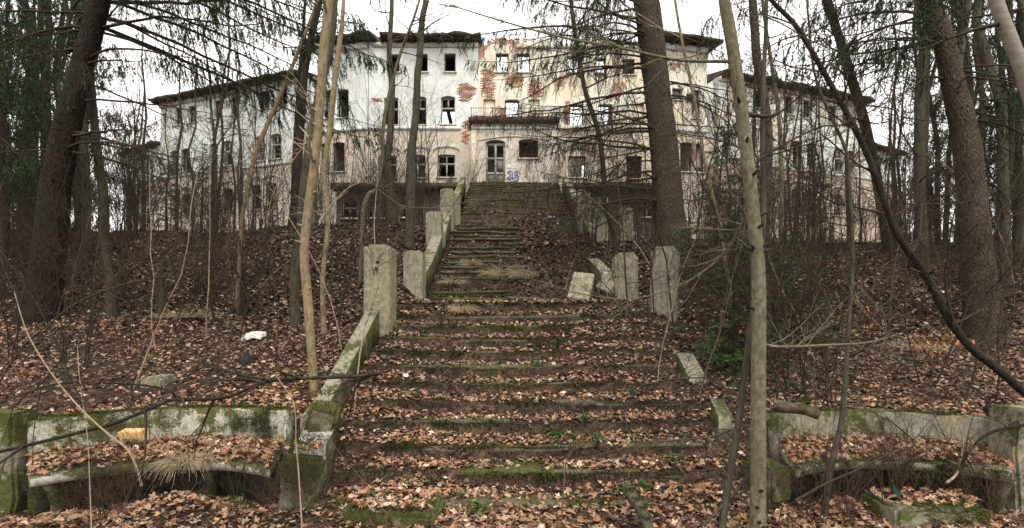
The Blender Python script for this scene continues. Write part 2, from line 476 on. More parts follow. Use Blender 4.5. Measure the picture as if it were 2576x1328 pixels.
def ground(X, Y):
    X = np.asarray(X, dtype=float); Y = np.asarray(Y, dtype=float)
    s, rp = saw_ramp(Y)
    b = bury(X, Y)
    st = s * (1 - b) + (rp + .09 * b * sstep(13, 14, Y) * (1 - sstep(22, 22.5, Y)) * (1 + vnoise(X, Y, 1.5))) * b
    yl = [0, 4.6, 5.4, 6.3, 7.3, 10, 11, 14, 17, 21, 25, 32, 45, 90, 400]
    zl = [-2.15, -2.12, -2.0, -1.4, -1.1, -.2, .05, 1.2, 2.25, 3.45, 4.2, 4.8, 5.2, 4, 0]
    zr = [-2.15, -2.12, -2.0, -1.4, -1.15, -.3, .1, 1.35, 2.1, 2.85, 3.6, 4.6, 5.0, 4, 0]
    lat = np.where(X < 0, np.interp(Y, yl, zl), np.interp(Y, yl, zr))
    far = sstep(7, 14, np.abs(X)) * sstep(9, 12, Y)
    lat = lat - far * .25 + .12 * sin_noise(X, Y, .8) * sstep(6.8, 9, Y) + .06 * vnoise(X, Y, 1.7)
    for arc, x0, x1 in ((LB_BACK, -5.6, -2.2), (RB_BACK, 2.75, 6.2)):       # level floor in front of each bench back
        yb = np.interp(X, np.sort(arc[:, 0]), arc[np.argsort(arc[:, 0]), 1])
        inn = sstep(x0, x0 + .25, X) * (1 - sstep(x1 - .25, x1, X))
        fl = np.where(Y < yb + .12, -2.1 + .03 * vnoise(X, Y, 2.5), np.maximum(-1.32 + .17 * (Y - yb), np.minimum(lat, 9)))
        k = inn * (1 - sstep(yb + .5, yb + 1.3, Y))
        lat = lat * (1 - k) + fl * k
    wl = 1 - sstep(2.2, 2.55, -X); wr = 1 - sstep(2.3, 3.3, X)
    w = np.where(X < 0, wl, wr)
    w = w * (1 - sstep(30.5, 31.5, Y))
    h = st * w + lat * (1 - w)
    h = h + (1 - w) * (.3 * vnoise(X, Y, .55) + .16 * vnoise(X, Y, 1.3)) * sstep(15, 19, Y) * (1 - sstep(27, 29, Y))
    for (mx, my, mh, sx_, sy_) in ((-3.35, 5.15, .28, .5, .26), (4.1, 5.3, .24, .45, .24), (3.05, 9.75, .24, .5, .7), (-4.5, 5.0, .1, .4, .2)):
        h = h + mh * np.exp(-((X - mx) / sx_) ** 2 - ((Y - my) / sy_) ** 2)
    return h + .015 * vnoise(X, Y, 6) * (1 + (Y > 10))

def axis(*seg):
    out = []
    for a, b, s in seg: out.append(np.arange(a, b, s))
    return np.concatenate(out + [[seg[-1][1]]])
gx = axis((-400, -60, 34), (-60, -20, 4), (-20, -8, .6), (-8, 8, .115), (8, 20, .6), (20, 60, 4), (60, 400, 34))
gy = axis((-60, 0, 6), (0, 4.4, .4), (4.4, 10.4, .05), (10.4, 13.2, .12), (13.2, 29, .06), (29, 40, .5), (40, 100, 5), (100, 1400, 60))
GX, GY = np.meshgrid(gx, gy)
GZ = ground(GX, GY)
GZ = np.where(GY < 4.4, -2.13 + .03 * sin_noise(GX, GY), GZ)
nx, ny = len(gx), len(gy)
ii, jj = np.meshgrid(np.arange(nx - 1), np.arange(ny - 1))
b_ = (jj * nx + ii).ravel()
q_ = np.stack([b_, b_ + 1, b_ + nx + 1, b_ + nx], 1)
ground_o = link('ground', raw_mesh('ground', np.stack([GX, GY, GZ], -1).reshape(-1, 3), [q_], True), M['forest_soil'])
tag(ground_o, 'leaf covered forest slope rising from the benches to the ruin', None, None, 'structure')

def gz(x, y): return float(ground(np.array([x]), np.array([y]))[0])

# ------------------------------------------------------------------ the ruined building
bld = empty('ruined_building', (0, 31, 7.3), 'long three storey ruined building with peeling plaster and empty windows above the steps', 'building')

def fac_uv(A, B, x, y):
    """pixel ray met with the vertical plane through AB -> (distance along AB, height)"""
    A, B = np.array(A), np.array(B); d = (B - A); L = np.linalg.norm(d); d = d / L
    k = (x - CX) / FPX
    # X = k*Y ; X = A0+d0 u ; Y = A1+d1 u
    u = (k * A[1] - A[0]) / (d[0] - k * d[1])
    D = A[1] + d[1] * u
    return u, (HY - y) / FPX * D

class Facade:
    def __init__(s, A, B, z0, z1, th=.5):
        s.A, s.B = np.array(A, float), np.array(B, float)
        s.L = np.linalg.norm(s.B - s.A); s.d = (s.B - s.A) / s.L
        s.n = np.array([s.d[1], -s.d[0]])          # towards the viewer (A left, B right)
        s.z0, s.z1, s.th = z0, z1, th; s.ops = []
    def pt(s, u, z, dep=0):
        p = s.A + s.d * u - s.n * dep
        return np.array([p[0], p[1], z])
    def op(s, x0, y0, x1, y1, arch=0.0, kind='none', mirror=False):
        if mirror: x0, x1 = 2 * CX + 2 - x1, 2 * CX + 2 - x0
        ym = (y0 + y1) / 2
        u0, _ = fac_uv(s.A, s.B, x0, ym); u1, _ = fac_uv(s.A, s.B, x1, ym)
        _, zt = fac_uv(s.A, s.B, (x0 + x1) / 2, y0); _, zb = fac_uv(s.A, s.B, (x0 + x1) / 2, y1)
        s.ops.append(dict(u0=u0, u1=u1, z0=zb, z1=zt, arch=arch, kind=kind))
        return s.ops[-1]
    def cut(s, u0, u1, z0, z1): s.ops.append(dict(u0=u0, u1=u1, z0=z0, z1=z1, arch=0, kind='cut'))
    def build(s, name, mat, parent):
        mb = MB(); q = mb.quad; P3 = s.pt
        us = sorted({0.0, s.L} | {float(np.clip(o[k], 0, s.L)) for o in s.ops for k in ('u0', 'u1')})
        zs = sorted({s.z0, s.z1} | {float(np.clip(o[k], s.z0, s.z1)) for o in s.ops for k in ('z0', 'z1')})
        def solid(u, z):
            return 0 < u < s.L and s.z0 < z < s.z1 and not any(o['u0'] < u < o['u1'] and o['z0'] < z < o['z1'] for o in s.ops)
        nu, nz = len(us) - 1, len(zs) - 1
        G = [[solid((us[i] + us[i + 1]) / 2, (zs[j] + zs[j + 1]) / 2) for j in range(nz)] for i in range(nu)]
        t = s.th
        for i in range(nu):
            for j in range(nz):
                if not G[i][j]: continue
                a, b, c, e = us[i], us[i + 1], zs[j], zs[j + 1]
                q(P3(a, c), P3(b, c), P3(b, e), P3(a, e))
                q(P3(b, c, t), P3(a, c, t), P3(a, e, t), P3(b, e, t))
                if i == 0 or not G[i - 1][j]: q(P3(a, c, t), P3(a, c), P3(a, e), P3(a, e, t))
                if i == nu - 1 or not G[i + 1][j]: q(P3(b, c), P3(b, c, t), P3(b, e, t), P3(b, e))
                if j == nz - 1 or not G[i][j + 1]: q(P3(a, e), P3(b, e), P3(b, e, t), P3(a, e, t))
                if j == 0 or not G[i][j - 1]: q(P3(b, c), P3(a, c), P3(a, c, t), P3(b, c, t))
        for o in s.ops:
            if not o['arch']: continue
            um = (o['u0'] + o['u1']) / 2; hw = (o['u1'] - o['u0']) / 2; n = 6
            ar = [(um + hw * x, o['z1'] - .003 - o['arch'] * x * x) for x in np.linspace(-1, 1, n + 1)]
            zt = o['z1'] - .001
            for (ua, za), (ub, zb) in zip(ar[:-1], ar[1:]):
                q(P3(ua, za, .004), P3(ub, zb, .004), P3(ub, zt, .004), P3(ua, zt, .004))
                q(P3(ua, za, .004), P3(ua, za, t), P3(ub, zb, t), P3(ub, zb, .004))
                q(P3(ub, zb, t - .004), P3(ua, za, t - .004), P3(ua, zt, t - .004), P3(ub, zt, t - .004))
        return mb.build(name, mat, parent)

def strip(f, name, z0, z1, proud, mat, parent, u0=0, u1=None, back=.05):
    mb = MB(); u1 = f.L if u1 is None else u1
    n = max(2, int((u1 - u0) / 1.2)); us = np.linspace(u0, u1, n + 1)
    for a, b in zip(us[:-1], us[1:]):
        j = random.uniform(-.012, .012)
        mb.hexa([f.pt(a, z0 + j, -proud + j), f.pt(b, z0 + j, -proud + j), f.pt(b, z0 + j, back), f.pt(a, z0 + j, back),
                 f.pt(a, z1 + j, -proud - .04 + j), f.pt(b, z1 + j, -proud - .04 + j), f.pt(b, z1 + j, back), f.pt(a, z1 + j, back)])
    return mb.build(name, mat, parent)

def window(f, o, parent, style='frame', rng=random):
    """a weathered frame set into the reveal, with sill"""
    u0, u1, z0, z1 = o['u0'], o['u1'], o['z0'], o['z1']
    w = .07; d0, d1 = .2, .28
    mb = MB()
    def bar(a, b, c, e, dd=0):
        mb.hexa([f.pt(a, c, d0 + dd), f.pt(b, c, d0 + dd), f.pt(b, c, d1 + dd), f.pt(a, c, d1 + dd), f.pt(a, e, d0 + dd), f.pt(b, e, d0 + dd), f.pt(b, e, d1 + dd), f.pt(a, e, d1 + dd)])
    zt = z1 - o['arch']
    bar(u0, u0 + w, z0, zt); bar(u1 - w, u1, z0, zt); bar(u0 + w, u1 - w, z0, z0 + w); bar(u0 + w, u1 - w, zt - w, zt)
    um = (u0 + u1) / 2; tr = z0 + (zt - z0) * .62
    mat = M['old_wood']
    if style in ('cross', 'upper'):
        mat = M['window_wood']
        bar(u0 + w, u1 - w, tr - .05, tr + .05, -.02)
        bar(um - .045, um + .045, tr + .05, zt - w, -.01)
        if style == 'cross': bar(um - .04, um + .04, z0 + w, tr - .05, -.01)
    fr = mb.build('window', mat, parent)
    sm = MB()
    sm.hexa([f.pt(u0 - .08, z0 - .1, -.1), f.pt(u1 + .08, z0 - .1, -.1), f.pt(u1 + .08, z0 - .1, .02), f.pt(u0 - .08, z0 - .1, .02),
             f.pt(u0 - .08, z0 - .015, -.09), f.pt(u1 + .08, z0 - .015, -.09), f.pt(u1 + .08, z0 - .003, .02), f.pt(u0 - .08, z0 - .003, .02)])
    sm.build('sill', M['stone_trim'], fr)
    return fr

def hood(f, o, parent, mat):
    """the curved moulding above a ground floor window"""
    u0, u1 = o['u0'] - .28, o['u1'] + .28; zt = o['z1'] + .48
    ts = np.linspace(-1, 1, 11); mb = MB()
    us = (u0 + u1) / 2 + ts * (u1 - u0) / 2; zz = zt - .16 * np.abs(ts) ** 2.2 - .06 * (np.abs(ts) > .85)
    for i in range(10):
        for (pr, ha, hb) in ((.09, .0, .06), (.05, -.06, -.002)):
            a, b = us[i], us[i + 1]
            mb.hexa([f.pt(a, zz[i] + ha, -pr), f.pt(b, zz[i + 1] + ha, -pr), f.pt(b, zz[i + 1] + ha, .02), f.pt(a, zz[i] + ha, .02),
                     f.pt(a, zz[i] + hb, -pr - .02), f.pt(b, zz[i + 1] + hb, -pr - .02), f.pt(b, zz[i + 1] + hb, .02), f.pt(a, zz[i] + hb, .02)])
    return mb.build('hood_mould', mat, parent)

def roof(f, u0, u1, ze, parent, over=.75, depth=9, pitch=.2, end0=.5, end1=.5, wav=.05):
    """low roof with a ragged overhanging edge: boards, soffit and covering"""
    n = max(6, int((u1 - u0) / .5)); us = np.linspace(u0 - end0, u1 + end1, n + 1)
    V, Q = [], []
    for i, u in enumerate(us):
        w = random.uniform(-wav, wav); o2 = random.uniform(-.12, .08)
        V += [f.pt(u, ze + w - .05, -over - o2), f.pt(u, ze + .13 + w, -over - o2 - .05), f.pt(u, ze + .3 + depth * pitch + w * 2, depth / 2), f.pt(u, ze + .25, depth), f.pt(u, ze - .02, depth), f.pt(u, ze + .02 + w * .3, .3)]
    for i in range(n):
        for k in range(6):
            Q.append((i * 6 + k, (i + 1) * 6 + k, (i + 1) * 6 + (k + 1) % 6, i * 6 + (k + 1) % 6))
    V = np.array(V)
    caps = [np.array([[0, 1, 2, 3, 4, 5]]), np.array([[n * 6 + k for k in (5, 4, 3, 2, 1, 0)]])]
    ro = part('roof', V, [np.array(Q)] + caps, M['roof_felt'], parent)
    for u in np.arange(u0, u1, .9):                       # rafter feet under the eaves
        r_ = MB(); uu = u + random.uniform(-.08, .08)
        r_.hexa([f.pt(uu, ze - .2, -over + .12), f.pt(uu + .12, ze - .2, -over + .12), f.pt(uu + .12, ze - .2, -.01), f.pt(uu, ze - .2, -.01),
                 f.pt(uu, ze - .06, -over + .1), f.pt(uu + .12, ze - .06, -over + .1), f.pt(uu + .12, ze - .03, -.01), f.pt(uu, ze - .03, -.01)])
        r_.build('rafter', M['old_wood'], ro)
    return ro

def mirror_pt(p): return (-p[0], p[1])
# plan (left half; the right half mirrors it)
PC = (P(928, 0, 33)[0], 33.0)               # where the centre front meets the left pavilion
PP = (P(798, 0, 33.7)[0], 33.7)
W0, W1 = (P(768, 0, 35.0)[0], 35.0), (P(404, 0, 39.6)[0], 39.6)
AX = (P(311, 0, 42.2)[0], 42.2)
EZ = 17.35                                   # eaves of the centre block
EZW = 16.1                                   # eaves of the wings
def make_side(right):
    mir = right
    mk = lambda a, b: (mirror_pt(b), mirror_pt(a)) if right else (a, b)
    rn = random.Random(5 if right else 3)
    # wing
    f = Facade(*mk(W1, W0), 4.0, EZW)
    up = [(440, 273, 458, 314), (474, 266, 494, 308), (538, 252, 557, 297), (581, 243, 602, 287), (653, 228, 678, 273), (699, 222, 723, 265)]
    md = [(427, 379, 447, 438), (455, 373, 478, 432), (526, 360, 548, 420), (559, 354, 584, 416), (643, 343, 666, 404), (679, 336, 707, 399), (738, 330, 756, 388)]
    gr = [(430, 492, 450, 545), (458, 488, 480, 542), (530, 478, 551, 535), (562, 474, 586, 530), (630, 464, 655, 526), (670, 460, 696, 520)]
    ws = []
    for r_, ar, st in ((up, 0, 'frame'), (md, .1, 'upper'), (gr, .08, 'cross')):
        for k, w in enumerate(r_):
            s_ = st if (rn.random() < .6 or (st == 'upper' and k in (4, 5))) else 'frame'
            ws.append((f.op(*w, arch=ar, mirror=mir), s_, r_ is gr))
    f.build('wall', M['wing_plaster_worn' if right else 'wing_plaster'], bld)
    for o, s_, h in ws:
        window(f, o, bld, s_)
        if h: hood(f, o, bld, M['trim_white'])
    strip(f, 'string_course', ZBW - .1, ZBW + .06, .06, M['trim_white'], bld)
    strip(f, 'cornice', EZW - .34, EZW - .06, .16, M['stone_trim'], bld)
    roof(f, 0, f.L, EZW + .02, bld, over=.8, depth=9.5, pitch=.12, end0=.35 if not right else -.1, end1=-.1 if not right else .35)
    # wing inside and outer end
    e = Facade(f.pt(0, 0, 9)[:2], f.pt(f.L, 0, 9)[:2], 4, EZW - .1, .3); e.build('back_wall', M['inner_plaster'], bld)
    for zf in (8.6, 12.0): 
        mb = MB(); mb.hexa([f.pt(.1, zf - .15, .52), f.pt(f.L - .1, zf - .15, .52), f.pt(f.L - .1, zf - .15, 8.9), f.pt(.1, zf - .15, 8.9), f.pt(.1, zf, .52), f.pt(f.L - .1, zf, .52), f.pt(f.L - .1, zf, 8.9), f.pt(.1, zf, 8.9)])
        mb.build('floor_slab', M['inside_dark'], bld)
    for uu in (.02, f.L * .36, f.L * .68, f.L - .32):
        mb = MB(); out = uu in (.02, f.L - .32)
        mb.hexa([f.pt(uu, 4, .502), f.pt(uu + .3, 4, .502), f.pt(uu + .3, 4, 8.99), f.pt(uu, 4, 8.99), f.pt(uu, EZW - .03, .502), f.pt(uu + .3, EZW - .03, .502), f.pt(uu + .3, EZW - .03, 8.99), f.pt(uu, EZW - .03, 8.99)])
        mb.build('cross_wall', M['wing_plaster_worn'] if out else M['inner_plaster'], bld)
    # annex at the far end
    a = Facade(*mk(AX, W1), 4.0, 12.95)
    if right: a.A = a.A + a.d * .06
    else: a.B = a.B - a.d * .06
    a.L -= .06
    aw = [a.op(325, 500, 340, 545, mirror=mir), a.op(352, 494, 368, 540, mirror=mir)]
    a.build('annex_wall', M['wing_plaster_worn' if right else 'wing_plaster'], bld)
    for o in aw: window(a, o, bld, 'frame')
    strip(a, 'string_course', ZBW - .1, ZBW + .06, .06, M['trim_white'], bld)
    roof(a, 0, a.L, 12.98, bld, over=.5, depth=7, pitch=.1, end0=.3 if not right else -.08, end1=-.08 if not right else .3)
    mb = MB(); ua = .02 if not right else a.L - .32
    mb.hexa([a.pt(ua, 4, .502), a.pt(ua + .3, 4, .502), a.pt(ua + .3, 4, 7), a.pt(ua, 4, 7), a.pt(ua, 12.9, .502), a.pt(ua + .3, 12.9, .502), a.pt(ua + .3, 12.9, 7), a.pt(ua, 12.9, 7)])
    mb.build('cross_wall', M['wing_plaster_worn'], bld)
    Facade(a.pt(0, 0, 6.6)[:2], a.pt(a.L, 0, 6.6)[:2], 4, 12.9, .3).build('back_wall', M['inner_plaster'], bld)
    # pavilion
    p = Facade(*mk(PP, (PC[0] - .05, PC[1] - .02)), 4.6, EZ)
    pm = [(816, 226, 838, 297), (848, 224, 877, 295)] ; pl = [(806, 360, 828, 433), (836, 358, 867, 431)]
    if right: pm = [(816, 226, 838, 297), (862, 222, 887, 250), (832, 235, 852, 252)]; 
    pw = [p.op(*w, arch=.08 if not right else 0, mirror=mir) for w in pm] + [p.op(*w, arch=.06, mirror=mir) for w in pl]
    p.build('wall', M['pavilion_plaster' if not right else 'ruin_plaster'], bld)
    for o in pw: window(p, o, bld, 'frame')
    strip(p, 'string_course', ZB - .12, ZB + .08, .09, M['trim_white'], bld)
    strip(p, 'cornice', EZ - .4, EZ - .08, .2, M['trim_white'], bld)
    roof(p, 0, p.L, EZ + .02, bld, over=1.0, depth=8, pitch=.1, end0=.6, end1=.6)
    ub = 0.02 if not right else p.L - .42
    mb = MB(); mb.hexa([p.pt(ub, 4.6, .502), p.pt(ub + .4, 4.6, .502), p.pt(ub + .4, 4.6, 8), p.pt(ub, 4.6, 8), p.pt(ub, EZ - .02, .502), p.pt(ub + .4, EZ - .02, .502), p.pt(ub + .4, EZ - .02, 8), p.pt(ub, EZ - .02, 8)])
    mb.build('side_wall', M['pavilion_plaster'], bld)
    pb = Facade(p.pt(0, 0, 7.7)[:2], p.pt(p.L, 0, 7.7)[:2], 4.6, EZ - .1, .3)
    if right: pb.cut(p.L * .1, p.L * .75, 13.2, EZ - .09)
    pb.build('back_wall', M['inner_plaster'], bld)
    for zf in (7.9, 12.0, 15.0 if not right else 4.8):
        mb = MB(); mb.hexa([p.pt(.45, zf - .15, .52), p.pt(p.L - .1, zf - .15, .52), p.pt(p.L - .1, zf - .15, 7.6), p.pt(.45, zf - .15, 7.6), p.pt(.45, zf, .52), p.pt(p.L - .1, zf, .52), p.pt(p.L - .1, zf, 7.6), p.pt(.45, zf, 7.6)])
        mb.build('floor_slab', M['inside_dark'], bld)
    return f, p
make_side(False); make_side(True)

# left centre: roofed, windows dark
XR = P(1203, 0, 33)[0]
fc = Facade(PC, (XR, 33.0), 4.6, EZ)
wt = [fc.op(977, 136, 1005, 181), fc.op(1048, 135, 1076, 180), fc.op(1118, 134, 1146, 180)]
wm = [fc.op(966, 243, 1002, 314, arch=.1), fc.op(1037, 242, 1073, 313, arch=.1), fc.op(1109, 241, 1145, 312, arch=.1)]
wg = [fc.op(953, 390, 997, 447, arch=.05), fc.op(1028, 389, 1071, 446, arch=.05), fc.op(1101, 388, 1145, 445, arch=.05)]
fc.build('wall', M['centre_plaster'], bld)
for o in wt: window(fc, o, bld, 'frame')
for o, s_ in zip(wm, ('upper', 'upper', 'upper')): window(fc, o, bld, s_)
for o in wg: window(fc, o, bld, 'cross'); hood(fc, o, bld, M['trim_white'])
strip(fc, 'string_course', ZB - .12, ZB + .08, .08, M['trim_white'], bld, u0=.05, u1=fc.L - 1.1)
strip(fc, 'cornice', EZ - .35, EZ - .08, .14, M['stone_trim'], bld, u0=.3)
roof(fc, .9, fc.L + .1, EZ + .05, bld, over=.85, depth=8.5, pitch=.1, end0=0, end1=.1, wav=.09)
bk = Facade((PC[0], 40.6), (XR, 40.6), 4.6, EZ - .1, .3)
ux = P(1127, 277, 40.6); bk.cut(ux[0] - PC[0] - .9, ux[0] - PC[0] + 1.0, 13.6, 16.0)
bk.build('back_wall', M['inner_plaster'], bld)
for zf in (7.9, 11.7, 15.0):
    x1 = XR - .1 if zf < 14 else XR - 3.4
    mb = MB(); mb.hexa([(PC[0] + .1, 33.52, zf - .15), (x1, 33.52, zf - .15), (x1, 40.5, zf - .15), (PC[0] + .1, 40.5, zf - .15), (PC[0] + .1, 33.52, zf), (x1, 33.52, zf), (x1, 40.5, zf), (PC[0] + .1, 40.5, zf)])
    mb.build('floor_slab', M['inside_dark'], bld)
mb = MB(); mb.hexa([(XR - .45, 33.502, 4.6), (XR - .12, 33.502, 4.6), (XR - .12, 40.5, 4.6), (XR - .45, 40.5, 4.6), (XR - .45, 33.502, EZ - .1), (XR - .12, 33.502, EZ - .1), (XR - .12, 40.5, EZ - .1), (XR - .45, 40.5, EZ - .1)])
mb.build('cross_wall', M['inner_plaster'], bld)
bt = Tubes(); bt.add([P(1120, 250, 34.2), P(1135, 312, 34.6)], [.13, .13], 4); bt.build('fallen_beam', M['old_wood'], bld)

# roofless middle: one wall standing against the sky
XE = P(1650, 0, 33)[0]
fr = Facade((XR + .004, 33.0), (XE, 33.0), 4.6, 17.62)
ro = [fr.op(1247, 134, 1279, 181), fr.op(1300, 134, 1333, 181), fr.op(1426, 140, 1457, 182), fr.op(1496, 145, 1524, 183), fr.op(1566, 148, 1597, 187)]
rm = [fr.op(1216, 250, 1246, 312), fr.op(1270, 250, 1305, 312, arch=.05), fr.op(1330, 250, 1358, 312), fr.op(1432, 262, 1468, 317), fr.op(1505, 262, 1541, 318), fr.op(1588, 262, 1620, 318)]
rg = [fr.op(1430, 392, 1473, 446), fr.op(1502, 392, 1545, 447), fr.op(1575, 392, 1615, 448)]
u = 0
while u < fr.L:                                # broken top courses
    w = random.uniform(.25, .8)
    cutz = random.uniform(.0, .22) + (.25 if random.random() < .2 else 0)
    if cutz > .05: fr.cut(u, u + w, 17.62 - cutz, 18)
    u += w
blocked = {id(rm[0]), id(rm[2]), id(rm[5]), id(rg[1])}
fr.build('wall', M['ruin_plaster'], bld)
for o in ro + rm + rg:
    if id(o) in blocked:                       # bricked up openings
        mb = MB(); mb.hexa([fr.pt(o['u0'], o['z0'], .14), fr.pt(o['u1'], o['z0'], .14), fr.pt(o['u1'], o['z0'], .4), fr.pt(o['u0'], o['z0'], .4), fr.pt(o['u0'], o['z1'], .14), fr.pt(o['u1'], o['z1'], .14), fr.pt(o['u1'], o['z1'], .4), fr.pt(o['u0'], o['z1'], .4)])
        mb.build('bricked_panel', M['ruin_plaster'], bld)
    else: window(fr, o, bld, 'frame')
for o in rg: hood(fr, o, bld, M['stone_trim'])
strip(fr, 'string_course', ZB - .16, ZB + .12, .11, M['stone_trim'], bld, u0=P(1400, 0, 33)[0] - XR, u1=fr.L - .1)
strip(fr, 'cornice', 16.95, 17.12, .1, M['stone_trim'], bld, u0=2.4, u1=fr.L - .1)
# what stands behind the roofless middle: stub of the rear wall and the ground floor
b2 = Facade((XR + .1, 41.0), (XE + .4, 41.0), 4.6, 12.6, .4)
for x0 in (1.5, 4.6, 7.5): b2.cut(x0 + 3.0, x0 + 4.6, 10.4, 11.9)
b2.build('back_wall', M['inner_plaster'], bld)

# bricks showing where the plaster has come away
def brick_mesh():
    bm = bmesh.new(); bmesh.ops.create_cube(bm, size=1.0)
    bmesh.ops.scale(bm, vec=(.245, .1, .068), verts=bm.verts)
    bmesh.ops.bevel(bm, geom=bm.edges[:], offset=.007, segments=1, affect='EDGES')
    me = bpy.data.meshes.new('brick'); bm.to_mesh(me); bm.free(); me.materials.append(M['brick']); return me
BM_ = brick_mesh(); nbr = 0
bl = Vector(bld.location)
def bricks(f, blobs, lim):
    global nbr; k = 0
    for (x, y, rx, ry) in blobs:
        uc, zc = fac_uv(f.A, f.B, x, y); ru, rz = rx * f.A[1] / FPX, ry * f.A[1] / FPX
        for row in range(int(-rz / .08), int(rz / .08) + 1):
            z = round(zc / .08) * .08 + row * .08
            for c in range(int(-ru / .26) - 1, int(ru / .26) + 2):
                uu = round(uc / .26) * .26 + c * .26 + (.13 if int(round(z / .08)) % 2 else 0)
                dd = ((uu - uc) / ru) ** 2 + ((z - zc) / rz) ** 2 + .9 * mnoise.noise((uu * 1.1, z * 1.6, x * .1))
                if dd > .85 or uu < .15 or uu > f.L - .15: continue
                if any(o['u0'] - .1 < uu < o['u1'] + .1 and o['z0'] - .04 < z < o['z1'] + .04 for o in f.ops): continue
                if k >= lim: return
                b = bpy.data.objects.new('brick', BM_); C.objects.link(b); b.parent = bld
                p = f.pt(uu, z, .038 + random.uniform(-.012, .01)); b.location = Vector(p) - bl
                b.rotation_euler = (random.uniform(-.03, .03), random.uniform(-.015, .015), math.atan2(f.d[1], f.d[0]) + random.uniform(-.02, .02)); k += 1
bricks(fr, [(1226, 212, 22, 40), (1292, 205, 26, 18), (1345, 225, 16, 26), (1232, 118, 26, 8), (1238, 160, 8, 26)], 150)
bricks(fc, [(1175, 232, 26, 26), (1180, 315, 24, 13), (1172, 350, 12, 22), (952, 250, 26, 6)], 130)
for _ in range(20):                            # loose bricks along the broken top
    b = bpy.data.objects.new('brick', BM_); C.objects.link(b); b.parent = bld
    b.location = Vector(fr.pt(random.uniform(.2, 4.5), 17.6 + random.uniform(-.06, .05), random.uniform(.1, .35))) - bl
    b.rotation_euler = (random.uniform(-.2, .2), random.uniform(-.3, .3), random.uniform(-.6, .6))

# porch with the garden door
PY = 30.4
x0, x1 = P(1186, 0, PY)[0], P(1400, 0, PY)[0]
pf = Facade((x0, PY), (x1, PY), 7.1, 11.2, .4)
dr = pf.op(1222, 351, 1271, 462, arch=.14); pw_ = pf.op(1305, 349, 1354, 397, arch=.1); rh = pf.op(1225, 313, 1236, 324)
pf.build('porch_wall', M['porch_plaster'], bld)
window(pf, pw_, bld, 'frame')
mb = MB()
for (a, b, c, e, d0, d1) in ((0, .09, 0, 1, .18, .27), (.91, 1, 0, 1, .18, .27), (.45, .55, 0, .96, .16, .26), (.09, .91, .60, .645, .15, .27), (.09, .91, .24, .29, .17, .25), (.09, .91, .93, .99, .18, .26)):
    U = lambda t: dr['u0'] + (dr['u1'] - dr['u0']) * t
    Z = lambda t: dr['z0'] + (dr['z1'] - .14 - dr['z0']) * t
    mb.hexa([pf.pt(U(a), Z(c), d0), pf.pt(U(b), Z(c), d0), pf.pt(U(b), Z(c), d1), pf.pt(U(a), Z(c), d1), pf.pt(U(a), Z(e), d0), pf.pt(U(b), Z(e), d0), pf.pt(U(b), Z(e), d1), pf.pt(U(a), Z(e), d1)])
door = mb.build('door', M['window_wood'], bld)
mb = MB()
for (a, b, c, e) in ((.095, .445, .0, .235), (.555, .905, .0, .235), (.555, .905, .295, .595)):
    mb.hexa([pf.pt(U(a), Z(c), .2), pf.pt(U(b), Z(c), .2), pf.pt(U(b), Z(c), .24), pf.pt(U(a), Z(c), .24), pf.pt(U(a), Z(e), .2), pf.pt(U(b), Z(e), .2), pf.pt(U(b), Z(e), .24), pf.pt(U(a), Z(e), .24)])
mb.build('door_panel', M['door_panel'], door)
strip(pf, 'porch_cornice', 11.2, 11.45, .35, M['roof_edge'], bld, u0=-.15, u1=pf.L + .15, back=2.5)
strip(pf, 'porch_moulding', 10.85, 10.98, .06, M['trim_white'], bld)
for s_, xx in ((-1, x0), (1, x1)):             # porch side walls
    mb = MB(); a, b = (xx + .004, xx + .4) if s_ < 0 else (xx - .4, xx - .004)
    mb.hexa([(a, PY + .402, 7.1), (b, PY + .402, 7.1), (b, 32.99, 7.1), (a, 32.99, 7.1), (a, PY + .402, 11.19), (b, PY + .402, 11.19), (b, 32.99, 11.19), (a, 32.99, 11.19)])
    mb.build('porch_side', M['porch_plaster'], bld)
    # piers flanking the porch
    pb_ = MB(); xa = xx - .05 if s_ < 0 else xx - .33
    pb_.hexa([(xa, PY - .06, 7.1), (xa + .38, PY - .06, 7.1), (xa + .38, PY - .004, 7.1), (xa, PY - .004, 7.1), (xa, PY - .06, 10.8), (xa + .38, PY - .06, 10.8), (xa + .38, PY - .004, 10.8), (xa, PY - .004, 10.8)])
    pb_.build('pilaster', M['porch_plaster'], bld)
ar = Tubes(); pts = [pf.pt(uu, 10.45 - .35 * ((uu - pf.L / 2) / (pf.L / 2)) ** 2, -.01) for uu in np.linspace(.45, pf.L - .45, 14)]
ar.add(pts, [.05] * 14, 4); ar.build('arch_mould', M['stone_trim'], bld)
# balcony railing on the porch roof
rl = Tubes()
for z in (11.55, 12.05): rl.add([(x0, PY - .2, z), ((x0 + x1) / 2, PY - .2, z - .02), (x1, PY - .2, z)], [.018] * 3, 4)
for xx in np.arange(x0, x1 + .01, .14): rl.add([(xx, PY - .2, 11.45), (xx + .005, PY - .2, 12.05)], [.008, .008], 3)
for xx in np.linspace(x0, x1, 5): rl.add([(xx, PY - .2, 11.45), (xx, PY - .2, 12.1)], [.022, .022], 4)
rl.build('balcony_railing', M['rust_iron'], bld)
